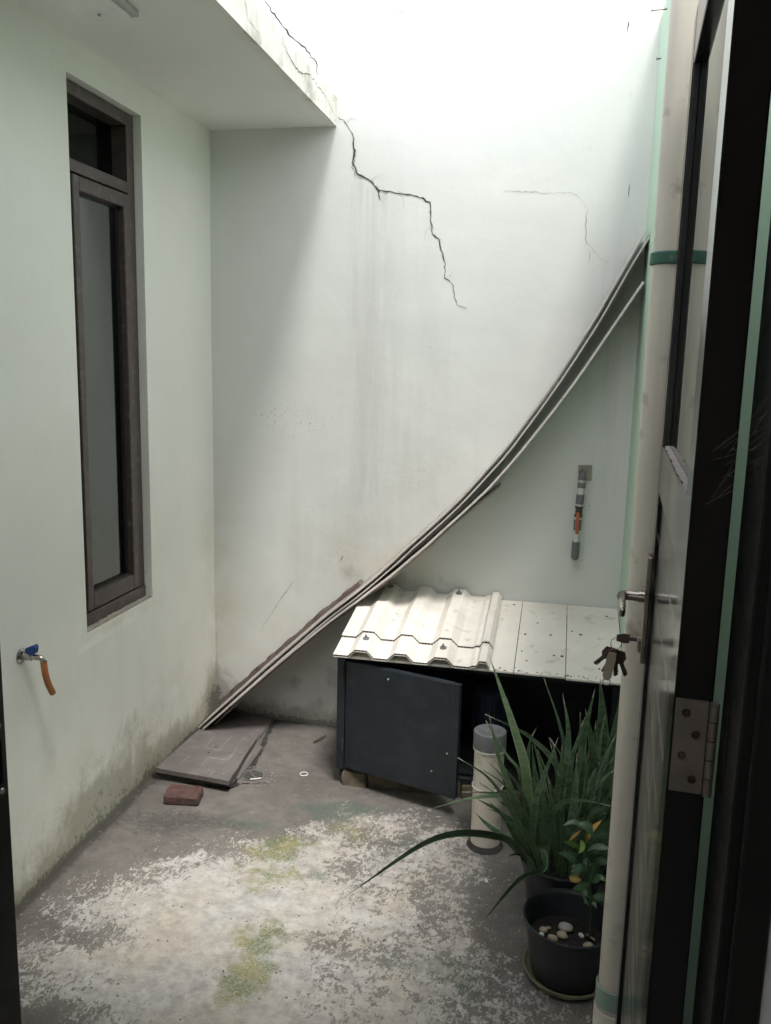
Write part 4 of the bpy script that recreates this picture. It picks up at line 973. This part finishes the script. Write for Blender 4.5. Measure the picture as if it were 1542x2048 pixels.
SNAKE=[
  ( [(-0.03, 2.18, 0.16), (-0.04, 2.2, 0.38), (-0.081, 2.24, 0.508), (-0.166, 2.3, 0.699)] , 0.036 ),
  ( [(-0.039, 2.17, 0.175), (-0.072, 2.15, 0.353), (-0.116, 2.14, 0.472), (-0.148, 2.13, 0.598)] , 0.026 ),
  ( [(-0.036, 2.19, 0.162), (-0.059, 2.2, 0.389), (-0.099, 2.2, 0.454), (-0.16, 2.2, 0.547)] , 0.024 ),
  ( [(-0.028, 2.2, 0.154), (-0.04, 2.22, 0.319), (-0.04, 2.22, 0.477), (-0.023, 2.22, 0.534)] , 0.03 ),
  ( [(-0.015, 2.16, 0.178), (-0.013, 2.13, 0.36), (0.009, 2.13, 0.457), (0.035, 2.14, 0.549)] , 0.026 ),
  ( [(0.047, 2.24, 0.169), (0.055, 2.25, 0.376), (-0.033, 2.26, 0.483), (-0.169, 2.27, 0.536)] , 0.026 ),
  ( [(0.062, 2.24, 0.17), (0.066, 2.26, 0.372), (0.064, 2.28, 0.508), (0.042, 2.3, 0.607)] , 0.036 ),
  ( [(0.058, 2.26, 0.157), (0.057, 2.29, 0.416), (0.038, 2.31, 0.51), (-0.011, 2.33, 0.635)] , 0.028 ),
  ( [(0.101, 2.26, 0.18), (0.112, 2.28, 0.368), (0.106, 2.3, 0.462), (0.129, 2.32, 0.622)] , 0.036 ),
  ( [(0.073, 2.22, 0.192), (0.073, 2.23, 0.417), (0.087, 2.24, 0.498), (0.105, 2.25, 0.568)] , 0.028 ),
  ( [(0.059, 2.2, 0.195), (0.062, 2.2, 0.373), (0.049, 2.2, 0.464), (0.012, 2.2, 0.518)] , 0.028 ),
  ( [(0.072, 2.18, 0.209), (0.088, 2.17, 0.305), (0.091, 2.17, 0.406), (0.085, 2.17, 0.497)] , 0.042 ),
  ( [(0.061, 2.17, 0.22), (0.046, 2.15, 0.339), (0.03, 2.14, 0.392), (0.015, 2.13, 0.441)] , 0.036 ),
  ( [(0.064, 2.14, 0.231), (0.055, 2.13, 0.322), (0.057, 2.12, 0.378), (0.06, 2.11, 0.424)] , 0.04 ),
  ( [(0.148, 2.33, 0.224), (0.166, 2.35, 0.363), (0.189, 2.37, 0.451), (0.21, 2.4, 0.609)] , 0.05 ),
  ( [(0.143, 2.35, 0.212), (0.157, 2.37, 0.329), (0.157, 2.38, 0.417), (0.167, 2.4, 0.518)] , 0.044 ),
  ( [(0.154, 2.31, 0.236), (0.181, 2.3, 0.337), (0.196, 2.3, 0.414), (0.215, 2.3, 0.534)] , 0.044 ),
  ( [(0.137, 2.36, 0.19), (0.139, 2.38, 0.321), (0.142, 2.39, 0.41), (0.143, 2.4, 0.498)] , 0.04 ),
  ( [(0.119, 2.22, 0.207), (0.128, 2.22, 0.342), (0.16, 2.22, 0.404), (0.197, 2.23, 0.44)] , 0.03 ),
  ( [(0.088, 2.26, 0.178), (0.087, 2.27, 0.325), (0.1, 2.28, 0.426), (0.099, 2.29, 0.54)] , 0.034 ),
  ( [(0.034, 2.26, 0.155), (0.014, 2.27, 0.3), (-0.003, 2.28, 0.383), (-0.032, 2.3, 0.464)] , 0.028 ),
  ( [(0.007, 2.22, 0.16), (-0.003, 2.24, 0.283), (-0.019, 2.25, 0.366), (-0.033, 2.26, 0.467)] , 0.03 ),
  ( [(0.02, 2.2, 0.174), (0.028, 2.2, 0.28), (0.044, 2.2, 0.399), (0.047, 2.2, 0.501)] , 0.032 ),
  ( [(-0.02, 2.2, 0.16), (-0.053, 2.2, 0.268), (-0.085, 2.2, 0.368), (-0.13, 2.2, 0.436)] , 0.024 ),
  ( [(-0.03, 2.15, 0.189), (-0.098, 2.05, 0.3), (-0.252, 1.93, 0.343), (-0.456, 1.86, 0.199)] , 0.034 ),
  ( [(-0.035, 2.2, 0.173), (-0.079, 2.2, 0.329), (-0.139, 2.2, 0.338), (-0.215, 2.2, 0.33)] , 0.018 ),
  ( [(-0.036, 2.18, 0.174), (-0.08, 2.16, 0.335), (-0.16, 2.13, 0.359), (-0.28, 2.1, 0.327)] , 0.018 ),
  ( [(-0.033, 2.16, 0.182), (-0.083, 2.1, 0.262), (-0.134, 2.08, 0.309), (-0.166, 2.06, 0.351)] , 0.034 ),
  ( [(0.009, 2.14, 0.23), (0.015, 2.02, 0.247), (-0.045, 1.95, 0.247), (-0.131, 1.9, 0.14)] , 0.026 ),
  ( [(0.018, 2.13, 0.288), (0.046, 2.1, 0.38), (0.098, 2.08, 0.412), (0.171, 2.06, 0.416)] , 0.024 ),
  ( [(-0.035, 2.17, 0.181), (-0.091, 2.14, 0.296), (-0.126, 2.12, 0.346), (-0.144, 2.12, 0.361)] , 0.018 ),
]

LANCE=[
  ( [(0.119, 2.03, 0.324), (0.125, 2.03, 0.354), (0.152, 2.03, 0.392)] , 0.017 ,'y'),
  ( [(0.077, 2.03, 0.324), (0.089, 2.03, 0.342), (0.102, 2.03, 0.356)] , 0.009 ,'y'),
  ( [(0.109, 2.0, 0.315), (0.089, 1.99, 0.338), (0.056, 1.98, 0.35)] , 0.016 ,'b'),
  ( [(0.103, 2.0, 0.348), (0.108, 1.98, 0.34), (0.097, 1.97, 0.327)] , 0.016 ,'b'),
  ( [(0.116, 2.0, 0.275), (0.085, 1.98, 0.31), (0.048, 1.97, 0.324)] , 0.02 ,'g'),
  ( [(0.122, 2.02, 0.313), (0.143, 2.02, 0.353), (0.175, 2.02, 0.363)] , 0.018 ,'g'),
  ( [(0.121, 2.0, 0.321), (0.144, 2.0, 0.334), (0.175, 1.99, 0.34)] , 0.016 ,'g'),
  ( [(0.137, 2.0, 0.282), (0.151, 1.99, 0.304), (0.177, 1.98, 0.314)] , 0.02 ,'g'),
  ( [(0.129, 1.99, 0.238), (0.134, 1.98, 0.277), (0.136, 1.97, 0.314)] , 0.024 ,'g'),
  ( [(0.132, 1.99, 0.236), (0.113, 1.97, 0.246), (0.088, 1.95, 0.244)] , 0.016 ,'g'),
  ( [(0.134, 1.99, 0.243), (0.153, 1.97, 0.273), (0.17, 1.96, 0.268)] , 0.016 ,'g'),
  ( [(0.122, 2.0, 0.296), (0.132, 1.99, 0.324), (0.152, 1.98, 0.34)] , 0.016 ,'g'),
  ( [(0.123, 2.02, 0.325), (0.148, 2.02, 0.376), (0.169, 2.03, 0.394)] , 0.014 ,'g'),
  ( [(0.115, 2.03, 0.359), (0.087, 2.03, 0.376), (0.057, 2.02, 0.368)] , 0.014 ,'g'),
  ( [(0.116, 2.04, 0.381), (0.134, 2.04, 0.411), (0.168, 2.05, 0.417)] , 0.014 ,'g'),
  ( [(0.124, 1.99, 0.276), (0.104, 1.97, 0.292), (0.08, 1.96, 0.281)] , 0.016 ,'g'),
]
STEM= [(0.138, 1.98, 0.134), (0.136, 1.99, 0.209), (0.125, 2.01, 0.277), (0.116, 2.04, 0.381)]

sp1 = thing('snake_plant', 'dark green snake plant with long arching leaves behind the front pot', 'plant', (.05, 2.2, .14), group='snake plants beside the shed')
sp2 = thing('snake_plant', 'tall broad-leaved snake plant against the right wall by the downpipe', 'plant', (.152, 2.42, .135), group='snake plants beside the shed')
BACK = {14, 15, 16, 17}
for i, (ctrl, wd) in enumerate(SNAKE):
    x, y, z = ctrl[0]
    if i in BACK: root = (x*.6+.152*.4, y*.5+2.42*.5, .125); par = sp2
    else: root = (max(-.02, min(.15, x*.8+.068*.2)), max(2.13, min(2.29, y*.8+2.215*.2)), .128); par = sp1
    tw = random.Random(i*7).uniform(-.9, .9)
    build('leaf', leaf_strip([root]+ctrl, wd*.76, snake_prof, i+100, 7, .003, .30, tw), ['snake', 'snake_tip'], par, True)
rn = random.Random(77)
for k in range(60):
    bx, by = .068+rn.uniform(-.075, .075), 2.215+rn.uniform(-.07, .07)
    h = rn.uniform(.16, .40); lean = Vector((bx-.068+rn.uniform(-.04, .04), by-2.215+rn.uniform(-.06, .02), 0))
    c = [(bx, by, .128), (bx+lean.x*.5, by+lean.y*.3, .128+h*.45), (min(.22, bx+lean.x*1.2), by+lean.y*.8, .128+h*.8), (min(.225, bx+lean.x*2.0), by+lean.y*1.4, .128+h)]
    build('leaf', leaf_strip(c, rn.uniform(.010, .022), snake_prof, k+300, 6, .0028, .3, rn.uniform(-1, 1)), ['snake', 'snake_tip'], sp1, True)
for k in range(7):
    bx, by = .152+rn.uniform(-.05, .05), 2.425+rn.uniform(-.05, .05); h = rn.uniform(.25, .5)
    lx, ly = rn.uniform(-.05, .06), rn.uniform(-.08, .05)
    c = [(bx, by, .125), (bx+lx*.4, by+ly*.3, .125+h*.4), (min(.22, bx+lx*.8), by+ly*.7, .125+h*.75), (min(.228, bx+lx*1.3), by+ly*1.2, .125+h)]
    build('leaf', leaf_strip(c, rn.uniform(.035, .05), snake_prof, k+400, 6, .003, .3, rn.uniform(-.8, .8)), ['snake', 'snake_tip'], sp2, True)
lp = thing('leafy_plant', 'small leafy plant with yellow and fresh green leaves in the front pot', 'plant', (.138, 1.98, .10))
q = nb(); tube(q, catmull([(.139, 1.975, .10)]+STEM, 6), [.0032]*6+[.0028]*6+[.0024]*6+[.0015]*7, 8); build('stem', q, 'stemm', lp, True)
KM = {'y': 'yellow', 'b': 'bright', 'g': 'lance'}
for i, (ctrl, wd, kd) in enumerate(LANCE):
    o = build('leaf', leaf_strip(ctrl, wd*(1.15 if kd == 'g' else .9), lance_prof, i+500, 7, .0012, .25, random.Random(i).uniform(-.5, .5)), [KM[kd], KM[kd]], lp, True)
    if kd == 'y': o['label'] = 'yellowed dying leaf'
rn = random.Random(12)
for i in range(20):
    z = rn.uniform(.17, .38); base = Vector((.13, 2.0, z)); a = rn.uniform(0, 6.28); L = rn.uniform(.035, .065)
    tip = base+Vector((math.cos(a)*L, math.sin(a)*L*.7, rn.uniform(-.01, .03)))
    if tip.x > .19: continue
    mid = (base+tip)*.5+Vector((0, 0, .012))
    build('leaf', leaf_strip([base, mid, tip], rn.uniform(.011, .019), lance_prof, i+600, 6, .0012, .25, 0), ['lance', 'lance'], lp, True)
# fallen bits on the rear pot
q = leaf_strip([(.085, 2.105, .176), (.100, 2.095, .180), (.118, 2.10, .178)], .018, lance_prof, 5, 5, .001, .3); o = build('fallen_leaf', q, ['yellow', 'yellow'], None, True, origin=(.1, 2.1, .176)); tag(o, 'fallen yellowish leaf on the rim of the rear pot', 'leaf')

# ------------------------------------------------------------------ door, opened against the right wall
HX, HY, DANG = .1290, .880, R(3.75)
door = thing('door', 'black aluminium door with glass top and slatted lower half, swung open', 'door', (HX, HY, .05), R(90)-DANG)
W_, T_, ZB, ZT = .775, .038, 0.0, 2.04     # local: x along the leaf, +y towards the yard side we see, z up
def dl(name, mat, *bx, bev=.0015, parent=door):
    q = nb()
    for z in bx: box(q, *z, bev)
    return build(name, q, mat, parent, local=True)
SW = .072
dl('hinge_stile', 'black', (0, SW, -T_, 0, ZB, ZT))
far = dl('lock_stile', 'black', (W_-SW, W_, -T_, 0, ZB, ZT))
LED, RB = 1.316, 1.232                     # mid rail top and bottom (local z)
dl('top_rail', 'black', (SW, W_-SW, -T_, -.0004, ZT-.09, ZT))
mid = dl('mid_rail', 'black', (SW, W_-SW, -T_, -.0004, RB, LED))
dl('bottom_rail', 'black', (SW, W_-SW, -T_, -.0004, ZB, .11))
gl = dl('pane', 'glass_door', (SW-.004, W_-SW+.004, -.0175, -.0125, LED-.004, ZT-.086), bev=0)
dl('glazing_bead', 'gasket', (SW, SW+.003, -.0124, -.002, LED, ZT-.09), (W_-SW-.003, W_-SW, -.0124, -.002, LED, ZT-.09), bev=.0008)
# dust lying on the ledge of the mid rail
q = nb(); rn = random.Random(8); rows = []
for i in range(46):
    x = SW+.002+(W_-2*SW-.004)*i/45; e = rn.uniform(.0, .004)
    rows.append([q.verts.new((x, -.0122, LED+.0012+rn.uniform(0, .0012))), q.verts.new((x, -.009, LED+.0010+rn.uniform(0, .0007))), q.verts.new((x, -.005, LED+.0007+rn.uniform(0, .0003))), q.verts.new((x, -.001-e, LED+.0006))])
for a, c in zip(rows[:-1], rows[1:]):
    for k in range(3): q.faces.new((a[k], a[k+1], c[k+1], c[k]))
o = build('dust', q, 'dust', door, True, local=True); o['kind'] = 'stuff'
ns = 13; pitch = (RB-.11)/ns
slat_mesh = None
for k in range(ns):
    z0 = .11+k*pitch
    if slat_mesh is None:
        q = nb(); prism(q, [(-.015, .0010), (-.015, pitch-.0010), (-.0082, pitch-.0010), (-.0062, pitch-.0030), (-.0062, .0030), (-.0082, .0010)], 'x', SW-.002, W_-SW+.002)
        o = build('slat', q, 'black', door, local=True); slat_mesh = o.data; o.location.z = z0
    else:
        o = link('slat', slat_mesh, door); o.location.z = z0
dl('slat_backing', 'black_dull', (SW-.002, W_-SW+.002, -.028, -.0152, .11, RB), bev=0)
# lock plate, lever, cylinder
lx = W_-.040; PZ0, PZ1 = .905, 1.110; HZ = 1.030; KZ = .945
plate = dl('lock_plate', 'bronze', (lx-.020, lx+.020, .0002, .009, PZ0, PZ1), bev=.0015, parent=door)
q = nb(); tube(q, [(lx, .008, HZ), (lx, .020, HZ)], .0115, 20); tube(q, catmull([(lx, .018, HZ), (lx, .040, HZ), (lx-.003, .048, HZ), (lx-.012, .050, HZ)], 5), .0095, 16)
build('lever_neck', q, 'steel', door, True, local=True)
q = nb(); box(q, lx-.118, lx-.002, .0435, .0545, HZ-.0105, HZ+.0085, .004, seg=2); build('lever_grip', q, 'steel', door, True, local=True)
q = nb(); tube(q, [(lx, .008, KZ), (lx, .015, KZ)], .0085, 16); box(q, lx-.005, lx+.005, .008, .0148, KZ-.026, KZ, .003); build('lock_cylinder', q, 'bronze', door, True, local=True)
# hinges on the near edge
def hinge(zc):
    h = dl('hinge', 'hinge', (-.0028, -.0002, -.0345, -.002, zc-.0515, zc+.0515), bev=.0006)
    for dy, dz in ((-.013, .036), (-.024, .013), (-.012, -.011), (-.024, -.036)):
        q = nb(); t = nb(); lathe(t, [(0, .0006), (.0020, .0006), (.0030, .0014), (.0042, .0014), (.0046, 0)], (0, 0, 0), 14)
        bmesh.ops.transform(t, matrix=Matrix.Translation((-.0028, dy, zc+dz)) @ Matrix.Rotation(R(-90), 4, 'Y'), verts=t.verts); merge(q, t); build('hinge_screw', q, 'keymetal', h, True, local=True)
    for k in range(5):
        a = zc-.0515+k*.0206; q = nb(); tube(q, [(-.0045, -.0395, a+.0005), (-.0045, -.0395, a+.0198)], .0048, 14); build('knuckle', q, 'hinge', h, True, local=True)
hinge(1.066); hinge(1.90); hinge(.22)

# ---- keys hanging in the lock
dmw = Matrix.Translation((HX, HY, .05)) @ Matrix.Rotation(R(90)-DANG, 4, 'Z')
kp = dmw @ Vector((lx, .055, KZ))
keys = thing('key_bunch', 'bunch of dark keys with a tan tag hanging from the door lock', 'keys', kp)
def kbuild(name, q, mat, m=None, smooth=False):
    if m is not None: bmesh.ops.transform(q, matrix=m, verts=q.verts)
    return build(name, q, mat, keys, smooth)
q = nb(); box(q, lx-.001, lx+.001, .016, .032, KZ-.0035, KZ+.0035); prism_pts = [(.030, KZ-.008), (.030, KZ+.008), (.040, KZ+.0095), (.054, KZ+.006), (.054, KZ-.006), (.040, KZ-.0095)]
prism(q, prism_pts, 'x', lx-.0013, lx+.0013); kbuild('key', q, 'keymetal', dmw)
rc = kp+Vector((0.001, -.001, -.012))
q = nb(); tube(q, [rc+Vector((.0035*math.sin(2*a)*.2, .004*math.sin(a), .0125*math.cos(a)))+Vector((.010*math.sin(a), 0, 0)) for a in [2*math.pi*k/28 for k in range(29)]], .0009, 6, False); kbuild('ring', q, 'steel', None, True)
def key(ang, dx, dy, L, mat='keymetal'):
    q = nb(); poly = [(0, .003), (.0135, -.007), (.0115, -.020), (.004, -.026), (.004, -.026-L*.5), (.0055, -.026-L*.62), (.0035, -.026-L*.7), (.005, -.026-L*.85), (0, -.026-L), (-.004, -.026-L*.95), (-.004, -.026), (-.0115, -.020), (-.0135, -.007)]
    prism(q, poly, 'y', -.0011, .0011)
    kbuild('key', q, mat, Matrix.Translation(rc+Vector((dx, dy, -.011))) @ Matrix.Rotation(R(ang), 4, 'Y') @ Matrix.Rotation(R(8), 4, 'Z'))
key(-2, .001, -.004, .026); key(24, -.001, -.0065, .024); key(-22, .002, -.009, .026); key(46, -.003, .001, .022, 'bronze')
q = nb(); prism(q, [(-.007, 0), (.007, 0), (.0085, -.012), (.0085, -.048), (.004, -.056), (-.004, -.056), (-.0085, -.048), (-.0085, -.012)], 'y', -.0015, .0015)
kbuild('tag', q, 'fob', Matrix.Translation(rc+Vector((-.006, -.013, -.014))) @ Matrix.Rotation(R(9), 4, 'Y'))
q = nb(); tb = rc+Vector((-.014, -.013, -.072)); tube(q, [tb+Vector((.007*math.cos(a), 0, .006*math.sin(a))) for a in [2*math.pi*k/20 for k in range(21)]], .0016, 6, False); kbuild('ring', q, 'whitebit', None, True)

# ---- door frame
dfm = thing('door_frame', 'black aluminium door frame with strike plate at the picture edges', 'door frame', (DX0, .86, 0))
b = nb(); box(b, DX1, DX1+.040, .795, .884, .0, DZ1, .002); box(b, DX1+.010, DX1+.0405, .7805, .7945, .0, DZ1, .002); build('hinge_jamb', b, 'black_dull', dfm)
b = nb(); box(b, DX1-.0012, DX1-.0002, .845, .876, .995+.09, 1.185+.002, 0); build('jamb_leaf', b, 'black_dull', dfm)
b = nb(); box(b, DX0-.045, DX0, .795, .884, .0, DZ1, .002); box(b, DX0-.045, DX0-.010, .7805, .7945, .0, DZ1, .002); build('lock_jamb', b, 'black_dull', dfm)
b = nb(); box(b, DX0-.045, DX1+.040, .795, .905, DZ1+.001, DZ1+.045, .002); build('head', b, 'black_dull', dfm)
b = nb()
ZS0, ZS1 = .955, 1.128
zs = [ZS0, .972, 1.030, 1.068, 1.104, ZS1]
box(b, DX0, DX0+.0018, .842, .8785, ZS0, .972); box(b, DX0, DX0+.0018, .842, .8785, 1.030, 1.068); box(b, DX0, DX0+.0018, .842, .8785, 1.104, ZS1)
for a, c in ((.972, 1.030), (1.068, 1.104)):
    box(b, DX0, DX0+.0018, .8715, .8785, a, c); box(b, DX0, DX0+.0018, .842, .850, a, c)
build('strike_plate', b, 'strike', dfm)
b = nb(); box(b, DX0, DX0+.0006, .850, .8715, .972, 1.030); box(b, DX0, DX0+.0006, .850, .8715, 1.068, 1.104); build('strike_hole_shade', b, 'hole', dfm)  # thin black patches, shade inside the strike openings painted
for z in (.963, 1.049):
    b = nb(); t = nb(); lathe(t, [(0, .0022), (.003, .0016), (.0042, 0)], (0, 0, 0), 12); bmesh.ops.transform(t, matrix=Matrix.Translation((DX0+.0018, .868, z)) @ Matrix.Rotation(R(90), 4, 'Y'), verts=t.verts); merge(b, t); build('screw', b, 'screw', dfm, True)
# cobweb threads between the door edge and the jamb
rn = random.Random(2)
cw = thing('cobweb', 'thin dusty cobweb threads across the dark door frame on the right', 'cobweb', (.16, .86, 1.4))
for k in range(16):
    a = Vector((.150+rn.uniform(-.01, .01), .868, 1.40+rn.uniform(-.03, .03))); c = Vector((.182+rn.uniform(0, .02), .792, 1.42+rn.uniform(-.02, .09)))
    m_ = (a+c)*.5+Vector((0, 0, rn.uniform(-.012, .006))); b = nb(); tube(b, catmull([a, m_, c], 5), .00009, 4, False); build('thread', b, 'web', cw)
